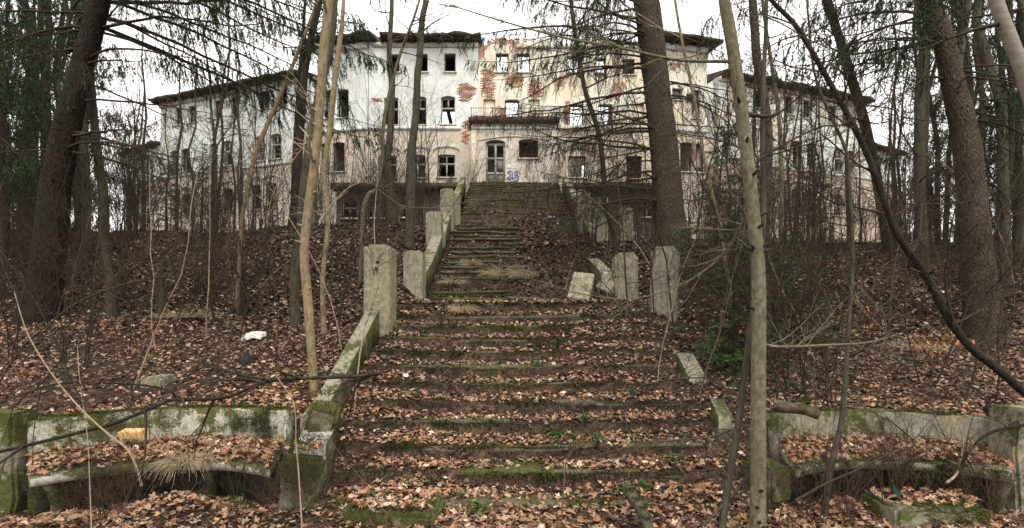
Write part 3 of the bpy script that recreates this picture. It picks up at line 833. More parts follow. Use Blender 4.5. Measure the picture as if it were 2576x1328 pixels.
# sprayed tags on the pier between door and window
def spray(strokes, x, y, w, h, mat, rad, dy):
    tb = Tubes()
    for s_ in strokes:
        c = catmull([P(x + a * w, y + b * h, PY - dy) for a, b in s_], 4); tb.add(c, [rad] * len(c), 4)
    return tb.build('graffiti', mat, bld)
spray([[(0, 0), (.15, 1), (.3, .3), (.45, 1), (.6, 0)], [(.85, .1), (.65, .5), (.85, 1), (1.1, .5), (.85, .1)], [(1.5, .05), (1.2, .2), (1.5, .6), (1.25, 1)]], 1277, 413, 14, 11, M['white_paint'], .026, .005)
spray([[(.9, 0), (.1, .2), (.8, .6), (0, 1)], [(1.1, .1), (1.1, .9), (1.5, .9), (1.55, 0)], [(1.8, 1), (1.8, 0), (2.2, .25), (1.85, .5), (2.3, .8), (1.8, 1)], [(-.1, 1.2), (.9, 1.0), (1.6, 1.35), (2.4, 1.1)], [(.3, 1.1), (1.2, 1.5), (2.2, 1.3)]], 1275, 430, 13, 18, M['blue_paint'], .028, .009)

# terrace walls either side of the head of the stairs
for s_ in (-1, 1):
    xa, xb = (P(846, 0, 29.3)[0], -2.95) if s_ < 0 else (3.05, P(1700, 0, 29.3)[0])
    tf = Facade((xa, 29.3), (xb, 29.3), 3.6, 7.0, .45)
    if s_ < 0: ops = [tf.op(860, 506, 897, 548), tf.op(925, 506, 948, 547), tf.op(960, 507, 985, 547), tf.op(1010, 508, 1030, 546)]
    else: ops = [tf.op(1560, 505, 1590, 545), tf.op(1615, 505, 1645, 545)]
    tf.build('terrace_wall', M['terrace_stone'], bld)
    for o in ops: window(tf, o, bld, 'cross')
    strip(tf, 'terrace_edge', 7.0, 7.32, .5, M['roof_edge'], bld, u0=-.2, u1=tf.L, back=.3)
    mb = MB(); mb.hexa([(xa, 29.61, 7.05), (xb, 29.61, 7.05), (xb, 32.98, 7.05), (xa, 32.98, 7.05), (xa, 29.61, 7.28), (xb, 29.61, 7.28), (xb, 32.98, 7.28), (xa, 32.98, 7.28)])
    mb.build('terrace_deck', M['terrace_stone'], bld)
    mb = MB(); xo = xa if s_ < 0 else xb - .4
    mb.hexa([(xo, 29.76, 3.6), (xo + .4, 29.76, 3.6), (xo + .4, 32.98, 3.6), (xo, 32.98, 3.6), (xo, 29.76, 7.04), (xo + .4, 29.76, 7.04), (xo + .4, 32.98, 7.04), (xo, 32.98, 7.04)])
    mb.build('terrace_side', M['terrace_stone'], bld)

# ------------------------------------------------------------------ stone pieces
def stone_mesh(dims, bev=.02, cuts=4, amp=.008, seed=0, chips=0):
    bm = bmesh.new(); bmesh.ops.create_cube(bm, size=1.0); bmesh.ops.scale(bm, vec=dims, verts=bm.verts)
    if bev: bmesh.ops.bevel(bm, geom=bm.edges[:], offset=bev, segments=2, affect='EDGES')
    if cuts:
        for _ in range(cuts):
            ed = [e for e in bm.edges if e.calc_length() > max(dims) / 6]
            if ed: bmesh.ops.subdivide_edges(bm, edges=ed, cuts=1, use_grid_fill=True)
    for v in bm.verts:
        p = v.co * 6 + Vector((seed * 7.3, seed, 0))
        v.co += mnoise.noise_vector(p) * amp + mnoise.noise_vector(v.co * 2 + Vector((seed, 3, 1))) * amp * 1.5
        if chips:
            c = mnoise.noise(v.co * 3.1 + Vector((seed * 5.1, 0, seed)))
            if c > .25: v.co *= 1 - (c - .25) * chips
    bmesh.ops.recalc_face_normals(bm, faces=bm.faces)
    me = bpy.data.meshes.new('stone'); bm.to_mesh(me); bm.free(); return me

stairs = empty('staircase', (0, 5.5, -2.1), 'long straight stone staircase under fallen leaves climbing to the ruin door', 'staircase')
def step_piece(xa, xb, Y, z, depth, h, mat, seed, sag=0, tilt=0):
    """one length of step: rounded nosing over a recessed riser"""
    n = max(3, int((xb - xa) / .12)); xs = np.linspace(xa, xb, n + 1)
    prof = [(depth, -.012), (.05, -.004), (.012, -.012), (-.004, -.035), (.0, -.065), (.02, -.088), (.055, -.094), (.06, -h), (depth, -h)]
    V, Q = [], []; m = len(prof)
    for i, x in enumerate(xs):
        e = 1.0 if 0 < i < n else .8
        for (dy, dz) in prof:
            nn = mnoise.noise((x * 3.1, dy * 9 + seed * 3.3, dz * 9)); n2 = mnoise.noise((x * 9, dy * 20, dz * 20 + seed))
            V.append((x, Y + dy + .018 * nn + .006 * n2, z + dz * e + .012 * nn + .006 * n2 + sag * math.sin((x - xa) / (xb - xa) * 3.1) + tilt * (x - xa - (xb - xa) / 2) - (.05 * max(0, mnoise.noise((x * 1.6, seed * 2.2, 4.0)) - .2) if dz > -.09 else 0)))
    for i in range(n):
        for k in range(m): Q.append((i * m + k, i * m + (k + 1) % m, (i + 1) * m + (k + 1) % m, (i + 1) * m + k))
    caps = [np.array([list(range(m))[::-1]]), np.array([[n * m + k for k in range(m)]])]
    return part('step', V, [np.array(Q)] + caps, mat, stairs, True)
k_ = 0
for fi, (Y0, Z0, t, r, n) in enumerate(FLIGHTS):
    for k in range(n):
        xa, xb = (-2.15, 2.35) if fi == 0 else (-2.15, 2.2) if fi == 1 else (-2.35, 2.6)
        cutsx = sorted([xa, xb] + [random.uniform(xa + .6, xb - .6) for _ in range(2 if fi < 2 else 1)])
        for a, b in zip(cutsx[:-1], cutsx[1:]):
            if b - a < .25 or (random.random() < .1 and fi < 2): continue
            k_ += 1
            m = M['step_stone_mossy'] if (fi == 2 and random.random() < .8) or random.random() < .25 else M['step_stone']
            step_piece(a + .006, b - .006, Y0 + k * t + random.uniform(-.012, .012), Z0 + k * r + .008 + random.uniform(-.022, .014), t + .05, r + .03, m, k_, 0, random.gauss(0, .014))

def slab_path(name, pts, halfw, th, mat, parent, label=None, seg=7, seed=0):
    """sloping coping: pts are centre-top points, quad section with chamfer"""
    pts = catmull(pts, seg); V, Q = [], []
    for i, p in enumerate(pts):
        sec = [(-halfw, -th), (-halfw, -.014), (-halfw + .014, 0), (halfw - .014, 0), (halfw, -.014), (halfw, -th)]
        for (dx, dz) in sec:
            q = Vector((p[0] + dx, p[1], p[2] + dz)); o = mnoise.noise_vector(q * 3 + Vector((seed, 0, 0))) * .007
            V.append(tuple(q + o))
    m = 6
    for i in range(len(pts) - 1):
        for k in range(m): Q.append((i * m + k, i * m + (k + 1) % m, (i + 1) * m + (k + 1) % m, (i + 1) * m + k))
    n = len(pts) - 1
    caps = [np.array([list(range(m))[::-1]]), np.array([[n * m + k for k in range(m)]])]
    o = part(name, V, [np.array(Q)] + caps, [mat, M['mossy_block']], parent, False)
    for pi, pl in enumerate(o.data.polygons):
        if pi < len(Q) and pi % 6 in (0, 4): pl.material_index = 1
    if label: o['label'] = label
    return o
slab_path('coping', [(-2.37, 6.05, -1.2), (-2.38, 6.7, -.98), (-2.4, 7.7, -.52), (-2.36, 8.75, .08)], .108, .5, M['cheek_stone'], stairs, 'grey coping slab sloping down beside the lower steps')
slab_path('coping', [(-2.2, 5.62, -1.42), (-2.22, 6.0, -1.3)], .17, .55, M['white_stone'], stairs, 'broken white coping end at the foot of the steps')
slab_path('coping', [(-2.4, 13.2, 1.05), (-2.42, 14.6, 1.5), (-2.42, 16.7, 2.55)], .17, .8, M['cheek_stone'], stairs)
slab_path('coping', [(-2.45, 17.7, 2.75), (-2.5, 19.5, 3.75), (-2.52, 20.6, 4.3)], .17, .8, M['cheek_stone'], stairs)
slab_path('coping', [(-2.62, 22.2, 4.75), (-2.66, 25, 5.9), (-2.72, 28.7, 7.6)], .15, 1.0, M['cap_stone'], stairs, 'pale upper coping slab left of the mossy top flight')
slab_path('coping', [(2.9, 22.6, 4.9), (2.92, 25, 6.0), (2.95, 28.7, 7.6)], .15, 1.0, M['cap_stone'], stairs, 'pale upper coping slab right of the mossy top flight')
slab_path('coping', [(2.85, 18.2, 2.9), (2.8, 19.4, 3.55)], .13, .5, M['cap_stone'], stairs)
slab_path('coping', [(2.3, 12.4, 1.0), (2.2, 13.9, 1.5)], .15, .5, M['cheek_stone'], stairs)
slab_path('coping', [(2.62, 6.35, -1.22), (2.62, 6.6, -1.08)], .08, .4, M['cap_stone'], stairs)
slab_path('coping', [(2.72, 7.55, -.92), (2.68, 8.0, -.6)], .13, .5, M['cheek_stone'], stairs)

PG = 'concrete pillars flanking the steps'
def pillar(label, x0, x1, ytop, ybase, D, depth=.5, rot=(0, 0, 0), cham=False, hole=False, cap=True, seed=1, sink=.25, mat='pillar_concrete'):
    a, b = P(x0, ybase, D), P(x1, ytop, D); w = b[0] - a[0]; h = b[2] - a[2]
    root = empty('concrete_pillar', ((a[0] + b[0]) / 2, D + depth / 2, a[2]), label, 'pillar', PG)
    sink = max(sink, a[2] - gz((a[0] + b[0]) / 2, D + depth / 2) + .15)
    me = stone_mesh((w, depth, h + sink), .045 if cham else .018, 4, .006, seed)
    for v in me.vertices: v.co.z += (h - sink) / 2
    s = link('shaft', me, M[mat], root)
    if cap:
        me = stone_mesh((w * .72, depth * .72, .05), .012, 2, .004, seed + 3)
        for v in me.vertices: v.co.z += h + .02
        link('cap_stone', me, M[mat], root)
    if hole:
        tb = Tubes(); tb.add([(0, -depth / 2 - .03, h * .68), (0, -depth / 2 + .04, h * .68)], [.028, .028], 10)
        V, Q = tb.data(); link('pipe', raw_mesh('pipe', V, [Q], True), M['rust_iron'], root)
        mb = MB(); mb.box((0, -depth / 2 - .008, h * .78), (1, 0, 0), (0, 1, 0), (0, 0, 1), (-.045, .045), (0, .02), (-.02, .02))  # near-black block on the face, painted shade in place of a hole
        o = mb.build('recess_shade_patch', M['hole_shade']); o.parent = root
    root.rotation_euler = rot
    return root
pillar('tallest concrete pillar with a pipe hole, left of the lower steps', 914, 982, 620, 800, 8.9, .5, hole=True, seed=1)
pillar('weathered concrete pillar with rust brown stains behind the pipe hole pillar', 1014, 1063, 634, 750, 12.4, .5, seed=2)
pillar('ochre stained concrete pillar halfway up on the left of the steps', 1071, 1110, 533, 622, 17.0, .5, seed=3)
pillar('dark weathered pillar at the left below the mossy top flight', 1107, 1140, 475, 550, 19.7, .5, seed=4)
pillar('short narrow pillar between the dark pillar and the pale left coping', 1141, 1156, 485, 540, 20.6, .5, seed=5, cap=False)
pillar('greenish upright pillar standing free between leaning block and octagonal pillar', 1549, 1607, 640, 752, 10.3, .45, cham=True, seed=6)
pillar('stout chamfered pale pillar below the big middle spruce', 1648, 1712, 624, 786, 9.7, .5, cham=True, seed=7, rot=(0, R(1.5), R(-24)), mat='cheek_stone')
pillar('split faced pillar at the right below the mossy top flight', 1452, 1487, 478, 553, 19.6, .5, seed=8)
pillar('broad low pillar right of the split faced one below the terrace', 1490, 1530, 495, 560, 19.9, .6, seed=9, cap=False)
pillar('small square stump pillar standing apart before the right terrace wall', 1562, 1594, 522, 564, 20.4, .5, seed=10, cap=False)
pillar('concrete pillar block tipped over beside the landing', 1438, 1492, 690, 742, 10.3, .5, rot=(R(-38), R(8), R(-14)), cap=False, seed=11)
def loose(name, label, cat, p, dims, rot, mat, seed, bev=.02, amp=.012, chips=.25):
    o = link(name, stone_mesh(dims, bev, 4, amp, seed, chips), M[mat]); o.location = [float(v) for v in p]; o.rotation_euler = rot
    return tag(o, label, cat)
loose('stone_slab', 'broken slanting stone slab leaning against the greenish pillar', 'stone slab', P(1530, 722, 10.6), (.3, .5, .16), (R(20), R(-42), R(10)), 'pillar_concrete', 21)
loose('stone_block', 'mossy square block in leaves below the bottom step', 'stone block', P(972, 1300, 5.02) + np.array([0, .33, -.22]), (.95, .56, .5), (R(2), R(1), R(-8)), 'mossy_block', 22, .04, .026)
loose('stone_block', 'low mossy block with yellow lichen before the right bench', 'stone block', P(2370, 1300, 4.95) + np.array([.06, .3, -.2]), (1.05, .46, .52), (R(0), R(3), R(6)), 'mossy_block', 23, .04, .026)
loose('stone_block', 'mossy end block between the left bench and the steps', 'stone block', P(752, 1210, 5.35) + np.array([-.03, .26, -.1]), (.43, .5, .6), (0, R(2), R(4)), 'mossy_block', 24, .04, .026)
loose('stone_block', 'small mossy block under the near end of the right bench seat', 'stone block', P(1952, 1222, 5.45) + np.array([0, .2, 0]), (.26, .5, .36), (0, 0, R(8)), 'mossy_block', 25, .03, .02)
loose('stone_block', 'moss cushioned lump on the lower left coping', 'stone block', P(806, 1048, 5.95) + np.array([-.02, .15, -.08]), (.34, .5, .34), (R(10), R(5), R(10)), 'mossy_block', 26, .05, .03)

# ------------------------------------------------------------------ curved benches
def band(name, A1, A2, z0, z1, mat, parent, amp=.01, dz=0):
    n = len(A1); V, Q = [], []
    for i in range(n):
        for (p, z) in ((A1[i], z0), (A1[i], (z0 + z1) / 2), (A1[i], z1 - .012), (A1[i] * .975 + A2[i] * .025, z1), (A2[i] * .975 + A1[i] * .025, z1 + dz), (A2[i], z1 - .02 + dz), (A2[i], z0 + dz)):
            q = Vector((p[0], p[1], z)); o = mnoise.noise_vector(q * 5) * amp; V.append(tuple(q + o))
    for i in range(n - 1):
        for k in range(7): Q.append((i * 7 + k, (i + 1) * 7 + k, (i + 1) * 7 + (k + 1) % 7, i * 7 + (k + 1) % 7))
    caps = [np.array([[6, 5, 4, 3, 2, 1, 0][::-1]]), np.array([[(n - 1) * 7 + k for k in (6, 5, 4, 3, 2, 1, 0)]])]
    return part(name, V, [np.array(Q)] + caps, mat, parent)
def offset(A, d):
    T = np.gradient(A, axis=0); T /= np.linalg.norm(T, axis=1, keepdims=True); N = np.stack([-T[:, 1], T[:, 0]], 1)
    return A + N * d
def leg(parent, p, yaw, mat, w=.11, l=.42, z0=-2.14, z1=-1.74):
    """console leg with a curved front"""
    prof = []
    for t in np.linspace(0, 1, 6): prof.append((-.02 - .16 * t ** 2.2, z0 + (z1 - z0) * t))
    prof += [(l, z1), (l, z0)]
    V, n = [], len(prof)
    for s in (-w / 2, w / 2):
        for (a, z) in prof:
            x, y = s * math.cos(yaw) - a * math.sin(yaw), s * math.sin(yaw) + a * math.cos(yaw)
            V.append((p[0] + x, p[1] + y, z))
    Q = [(k, (k + 1) % n, n + (k + 1) % n, n + k) for k in range(n)]
    return part('leg', V, [np.array(Q), np.array([list(range(n))[::-1]]), np.array([[n + k for k in range(n)]])], mat, parent)
for side, (BK, ST, lab, mt) in enumerate(((LB_BACK, LB_SEAT, 'curved concrete bench with thick moss on its back, left of the steps', 'bench_concrete'),
                                     (RB_BACK, RB_SEAT, 'curved concrete bench with streaked bare back, right of the steps', 'bench_concrete_bare'))):
    mid = BK[12]
    be = empty('stone_bench', (mid[0], mid[1] - .3, -2.1), lab, 'bench')
    top = -1.15 if side == 0 else -1.2
    band('backrest', BK, offset(BK, .2), -2.25, top, M[mt], be, .012)
    inner = BK - (offset(BK, .2) - BK) * .02
    band('seat', ST, inner, -1.72, -1.64, M[mt], be, .006, .03)
    bw = ST + (BK - ST) * .55
    band('shaded_base_wall', bw, bw + (BK - ST) * .3, -2.25, -1.74, M['shaded_stone'], be, .01)  # dark wall added below the seat, under-seat shade painted in its colour
    for i in ((2, 15) if side == 0 else (16, 22)):
        yaw = math.atan2(BK[i][0] - ST[i][0], 1) * -.6
        leg(be, ST[i] + (BK[i] - ST[i]) * .34, yaw, M['mossy_block'], .1, .3)
    # end pier
    if side == 0: e = stone_mesh((.5, .32, 1.2), .03, 4, .025, 31, .2); loc = (-5.46, 5.55, -1.64)
    else: e = stone_mesh((.5, .35, 1.22), .03, 4, .02, 32, .2); loc = (5.56, 5.6, -1.62)
    pr = link('end_pier', e, M['mossy_block' if side == 0 else mt], be); pr.location = Vector(loc) - Vector(be.location)

# ------------------------------------------------------------------ wood growth
def wander(p, d, L, n, wob, grav, rng):
    pts = [np.array(p, float)]; d = np.array(d, float); d /= np.linalg.norm(d); s = L / n
    for i in range(n):
        d = d + np.array([rng.gauss(0, wob), rng.gauss(0, wob), rng.gauss(0, wob) + grav]); d /= np.linalg.norm(d)
        pts.append(pts[-1] + d * s)
    return np.array(pts)
def grow(T, p, d, L, r, lev, rng, wob=.13, grav=.02, kids=(5, 4, 3), spread=.75, tips=None):
    n = 6 if lev > 1 else 4
    pts = wander(p, d, L, n, wob, grav, rng)
    rad = r * (1 - .75 * np.linspace(0, 1, n + 1)); rad = np.maximum(rad, .0016)
    T.add(pts, rad, 5 if r > .02 else 3)
    if tips is not None and lev == 0: tips.append((pts[-1], pts[-1] - pts[-2]))
    if lev <= 0: return
    nk = kids[min(lev, len(kids)) - 1]
    for k in range(nk):
        t = rng.uniform(.2, .97); i = min(int(t * n), n - 1); f = t * n - i
        q = pts[i] * (1 - f) + pts[i + 1] * f
        dd = pts[i + 1] - pts[i]; dd /= np.linalg.norm(dd)
        a = np.array([rng.gauss(0, 1), rng.gauss(0, 1), rng.gauss(.15, .8)]); a -= dd * a.dot(dd); a /= np.linalg.norm(a) + 1e-6
        sp = spread * rng.uniform(.7, 1.3)
        grow(T, q, dd * math.cos(sp) + a * math.sin(sp), L * rng.uniform(.32, .6) * (1.1 - .4 * t), max(r * (1 - .7 * t) * .6, .002), lev - 1, rng, wob, grav, kids, spread, tips)

class Sprays:
    """needle sprays / leaves as small lens-shaped faces"""
    def __init__(s, tri=False): s.p = []; s.d = []; s.l = []; s.w = []; s.tri = tri
    def add(s, p, d, l, w): s.p.append(p); s.d.append(d); s.l.append(l); s.w.append(w)
    def data(s):
        p, d = np.array(s.p), np.array(s.d); l, w = np.array(s.l)[:, None], np.array(s.w)[:, None]
        d = d / (np.linalg.norm(d, axis=1, keepdims=True) + 1e-9)
        a = RNG.normal(size=d.shape); a = np.cross(d, a); a /= np.linalg.norm(a, axis=1, keepdims=True) + 1e-9
        if s.tri:
            V = np.stack([p + a * w * .6, p + d * l, p - a * w * .6], 1).reshape(-1, 3)
            return V, np.arange(len(V)).reshape(-1, 3)
        V = np.stack([p, p + d * l * .4 + a * w / 2, p + d * l, p + d * l * .45 - a * w / 2], 1).reshape(-1, 3)
        return V, np.arange(len(V)).reshape(-1, 4)
    def build(s, name, mat, parent):
        V, Q = s.data(); return part(name, V, [Q], mat, parent)

def spruce_limb(T, S, p, az, L, r, green, rng, droop=.5, up=.15, dens=1.0, big=1.0):
    """a long crooked limb that dips and lifts at the tip; fine side twigs hang from it, needles along the outer ones"""
    n = 12; pts = [np.array(p, float)]; a = az; k = rng.gauss(0, .04)
    for i in range(n):
        t = (i + 1) / n
        a += rng.gauss(0, .11) + k
        d = np.array([math.cos(a), math.sin(a), up - droop * math.sin(t * 2.4) * .8 + .35 * max(0, t - .7) + rng.gauss(0, .07)]); d /= np.linalg.norm(d)
        pts.append(pts[-1] + d * L / n)
    pts = np.array(pts); r = r * .62; T.add(pts, np.maximum(r * (1 - .88 * np.linspace(0, 1, n + 1)), .0025), 5)
    nt = int(L * 15 * dens)
    for k in range(nt):
        t = rng.uniform(.1, 1) ** .8; i = min(int(t * n), n - 1); f = t * n - i
        q = pts[i] * (1 - f) + pts[i + 1] * f; dd = pts[i + 1] - pts[i]; dd /= np.linalg.norm(dd)
        side = np.cross(dd, (0, 0, 1)) * rng.choice((-1, 1))
        l2 = rng.uniform(.2, .85) * min(1, L * .4) * (1.15 - t * .6)
        w = wander(q, dd * .6 + side * rng.uniform(.2, .9) + np.array([0, 0, -rng.uniform(.2, 1.3)]), l2 * 1.15, 4, .13, -.4, rng)
        T.add(w, np.linspace(max(r * .14, .0035), .0014, 5), 3)
        gr = rng.random() < green
        for kk in range(3):
            j = rng.randint(1, 3); u = (w[j + 1] - w[j]) / (l2 / 4)
            w3 = wander(w[j], u * .6 + np.array([rng.gauss(0, .5), rng.gauss(0, .5), -.5]), l2 * rng.uniform(.25, .65), 2, .16, -.2, rng)
            T.add(w3, np.linspace(.0028, .0012, 3), 3)
            if gr:
                for q3 in range(int(14 / big)):
                    g = rng.uniform(0, 1.99); j3 = int(g); b = w3[j3] * (1 - g + j3) + w3[j3 + 1] * (g - j3)
                    S.add(b, (w3[j3 + 1] - w3[j3]) * 6 + np.array([rng.gauss(0, .4), rng.gauss(0, .4), rng.gauss(-.25, .3)]), rng.uniform(.03, .065) * big, rng.uniform(.007, .013) * big)
        if gr:
            for q3 in range(int((12 + l2 * 34) / big)):
                g = rng.uniform(.5, 3.99); j3 = int(g); b = w[j3] * (1 - g + j3) + w[j3 + 1] * (g - j3)
                S.add(b, (w[j3 + 1] - w[j3]) * 7 + np.array([rng.gauss(0, .4), rng.gauss(0, .4), rng.gauss(-.2, .3)]), rng.uniform(.03, .07) * big, rng.uniform(.007, .014) * big)

def trunk_path(path, D, ext=5.0, dD=0.0):
    """path: (x, y, width) in the 2576 frame, base first -> points, radii; carried on above the frame"""
    pts, rad = [], []
    n = len(path)
    for i, (x, y, w) in enumerate(path):
        d = D + dD * i / max(1, n - 1)
        p_ = P(x, y, d); pts.append(p_); rad.append(w * d / FPX / 2 * d / math.hypot(p_[0], d))
    pts, rad = np.array(pts), np.array(rad)
    if ext:
        d = pts[-1] - pts[-2]; d /= np.linalg.norm(d); d = d * .8 + np.array([0, 0, .3]); d /= np.linalg.norm(d)
        k = 4
        pts = np.vstack([pts] + [pts[-1] + d * ext * (j + 1) / k for j in range(k)]); rad = np.concatenate([rad, rad[-1] * (1 - .8 * (np.arange(k) + 1) / k)])
    a = catmull(np.column_stack([pts, rad]), 4)
    return a[:, :3], a[:, 3]

def rough_trunk(pts, rad, sides, amp, seed, flare=0):
    T = Tubes(); T.add(pts, rad, sides); V, Q = T.data()
    c = np.repeat(pts, sides, axis=0); V2 = V.copy()
    for i in range(len(V)):
        v = V[i] - c[i]; q = Vector(V[i])
        k = 1 + amp * mnoise.noise(q * 2.2 + Vector((seed, 0, 0))) + amp * .6 * mnoise.noise(Vector((q.x * 6, q.y * 6, q.z * 3)))
        if flare:
            row = i // sides; hgt = V[i][2] - pts[0][2]
            k += flare * max(0, 1 - hgt / .7) ** 2 * (.5 + .9 * max(0, mnoise.noise(Vector((v[0] * 3.0, v[1] * 3.0, seed)))) * 2)
        V2[i] = c[i] + v * k
    return V2, Q

def at_height(pts, rad, z):
    i = int(np.clip(np.searchsorted(pts[:, 2], z), 1, len(pts) - 1))
    f = np.clip((z - pts[i - 1, 2]) / (pts[i, 2] - pts[i - 1, 2] + 1e-9), 0, 1)
    return pts[i - 1] * (1 - f) + pts[i] * f, rad[i - 1] * (1 - f) + rad[i] * f

def bare_tree(label, path, D, mat, twig='twig_bark', ext=5, seed=1, nb=14, zr=(.5, 1), bl=(.8, 2.2), name='bare_tree', cat='tree', group=None, limbs=(), amp=.06, lev=2, kids=(3, 4, 4), sides=8, dD=0, leaves=None, sink=.3, knots=0, up=.45):
    rng = random.Random(seed)
    pts, rad = trunk_path(path, D, ext, dD)
    sink = max(sink, pts[0][2] - gz(pts[0][0], pts[0][1]) + .25)
    pts = np.vstack([pts[0] - np.array([0, 0, sink]), pts]); rad = np.concatenate([[rad[0] * 1.15], rad])
    root = empty(name, pts[1], label, cat, group)
    V, Q = rough_trunk(pts, rad, sides, amp, seed, .25)
    part('trunk', V, [Q], M[mat], root, True)
    T = Tubes(); tips = []
    z0, z1 = pts[0, 2], pts[-1, 2]
    for k in range(nb):
        z = z0 + (z1 - z0) * rng.uniform(*zr); p, r = at_height(pts, rad, z)
        a = rng.uniform(0, 6.28)
        grow(T, p, (math.cos(a), math.sin(a) * .8, up + rng.gauss(0, .35)), rng.uniform(*bl), min(r * .45, .03), lev, rng, kids=kids, tips=tips)
    for k in range(knots):
        z = z0 + (z1 - z0) * rng.uniform(.03, .8); p, r = at_height(pts, rad, z); a = rng.uniform(3.3, 6.1)
        d = np.array([math.cos(a), math.sin(a), .35]); T.add([p + d * r * .8, p + d * (r + .035), p + d * (r + .06)], [r * .3, r * .22, r * .1], 5)
    for (lp, d0, d1, w0, w1, kd) in limbs:
        n = len(lp); q = catmull([P(x, y, d0 + (d1 - d0) * i / (n - 1)) for i, (x, y) in enumerate(lp)], 5)
        TL = Tubes(); TL.add(q, np.linspace(w0, w1, len(q)), 6)
        for j in range(kd * 2):
            i = rng.randint(1, len(q) - 2); a = q[i + 1] - q[i]; a /= np.linalg.norm(a)
            grow(TL, q[i], a * .7 + np.array([rng.gauss(0, .6), rng.gauss(0, .5), rng.gauss(.15, .5)]), rng.uniform(.2, .8), min(w0, .01) * .6, 1, rng, kids=(4,), tips=tips)
        TL.build('limb', M[twig if w0 < .013 else mat], root)
    if T.g: T.build('crown', M[twig], root)
    if leaves:
        S = Sprays()
        for (p, d) in tips:
            if rng.random() < leaves[1]:
                for _ in range(2): S.add(p, np.array([rng.gauss(0, .4), rng.gauss(0, .4), -1]), rng.uniform(.05, .08), rng.uniform(.025, .035))
        if S.p: S.build('dead_leaves', M[leaves[0]], root)
    return root

def spruce(label, path, D, mat, limbs, ext=7, seed=1, flare=.55, group=None, rnd=12, zr=(.45, 1), Lr=(1.5, 3.4), green=.5, name='spruce_tree', sides=16, stubs=26, dens=1.0, amp=.07, roots=(), more=()):
    rng = random.Random(seed)
    pts, rad = trunk_path(path, D, ext)
    pts = np.vstack([pts[0] - np.array([0, 0, .35]), pts]); rad = np.concatenate([[rad[0] * 1.1], rad])
    root = empty(name, pts[1], label, 'tree', group)
    V, Q = rough_trunk(pts, rad, sides, amp, seed, flare)
    part('trunk', V, [Q], M[mat], root, True)
    T, S = Tubes(), Sprays(True)
    limbs = list(limbs)
    for (za, zb, aa, ab, La, Lb, g, n) in more:
        limbs += [(rng.uniform(za, zb), rng.uniform(aa, ab), rng.uniform(La, Lb), g) for _ in range(n)]
    for (z, az, L, g) in limbs:
        p, r = at_height(pts, rad, z); spruce_limb(T, S, p, az, L, .02 + L * .008, g, rng, rng.uniform(.3, .6), rng.uniform(-.05, .25), dens)
    z0, z1 = pts[0, 2], pts[-1, 2]
    for k in range(rnd):
        z = z0 + (z1 - z0) * rng.uniform(*zr); p, r = at_height(pts, rad, z)
        spruce_limb(T, S, p, rng.uniform(0, 6.28), rng.uniform(*Lr), .03, green, rng, rng.uniform(.25, .6), rng.uniform(-.1, .25), dens)
    for k in range(stubs):
        z = z0 + (z1 - z0) * rng.uniform(.06, .7); p, r = at_height(pts, rad, z); a = rng.uniform(3.2, 6.2)
        d = np.array([math.cos(a), math.sin(a), rng.gauss(-.1, .2)]); l = rng.uniform(.03, .3)
        T.add([p + d * r * .85, p + d * (r + l * .5), p + d * (r + l)], [.018, .012, .006], 4)
    T.build('crown', M['twig_bark'], root)
    if S.p: S.build('foliage', M['needles'], root)
    for rp in roots:
        q = catmull([P(x, y, d) for (x, y, d, w) in rp], 4); w = catmull([(w, 0, 0) for (x, y, d, w) in rp], 4)[:, 0]
        V, Q = rough_trunk(q, w, 8, .2, seed); part('root', V, [Q], M[mat], root, True)
    return root

spruce('massive dark spruce trunk leaning right behind the left bench', [(88, 838, 135), (112, 730, 104), (122, 664, 96), (136, 500, 86), (152, 400, 82), (185, 250, 70), (226, 100, 60), (250, 0, 58)], 10.2, 'spruce_bark_dark',
       [(5.6, .2, 3.6, .6), (6.2, -.25, 4.2, .85), (5.9, .6, 3.6, .8), (5.0, -.35, 3.4, .3), (4.2, .1, 3.0, .1), (6.6, -.6, 3.6, .9), (6.9, .0, 4.4, .9), (5.2, 3.0, 2.8, .5), (5.9, 3.6, 3.0, .7), (6.4, 2.6, 3, .8), (3.6, -.2, 2.4, .05), (4.8, -1.0, 2.2, .3), (3.2, 3.3, 2.0, .05), (6.3, .35, 4.8, .9), (6.7, .2, 5.4, .9)],
       seed=11, more=[(5.6, 8.6, -.6, .75, 4, 6.5, .85, 19), (3.0, 5.5, -.5, .6, 2, 4, .12, 8), (5, 8, 2.4, 4, 3, 4.5, .8, 8)], rnd=9, zr=(.62, .9), roots=[[(90, 820, 10.2, .2), (10, 862, 9.6, .16), (-60, 915, 9.2, .12)]])
spruce('big straight spruce trunk in the middle right before the pavilion', [(1692, 668, 98), (1689, 600, 84), (1680, 500, 78), (1668, 350, 70), (1650, 200, 66), (1635, 75, 66), (1626, 0, 66)], 14.5, 'spruce_bark',
       [(4.6, 3.25, 6.0, .03), (5.6, 3.35, 5.4, .05), (4.0, 3.05, 4.6, .0), (5.1, 3.6, 4.6, .05), (6.3, 3.2, 6.2, .25), (6.9, 3.4, 5.2, .5), (7.6, 3.1, 5.6, .8), (8.2, 3.3, 5.6, .5), (8.6, 3.0, 4.6, .9), (8.0, 3.7, 4.8, .6), (5.3, .1, 2.6, .1), (6.4, -.2, 3.0, .3), (3.4, 3.3, 5.4, .0), (7.4, 3.5, 6.6, .7), (3.0, 3.15, 4.4, 0), (7.8, -.2, 3, .5)],
       seed=12, more=[(7.6, 9.8, 2.6, 3.9, 3, 4.6, .65, 10), (3.0, 7.2, 2.7, 3.8, 3, 5.5, .14, 19), (6, 9, -.6, .5, 2, 4, .5, 5)], rnd=10, zr=(.6, 1), Lr=(1.8, 4.4), green=.55, flare=.3)
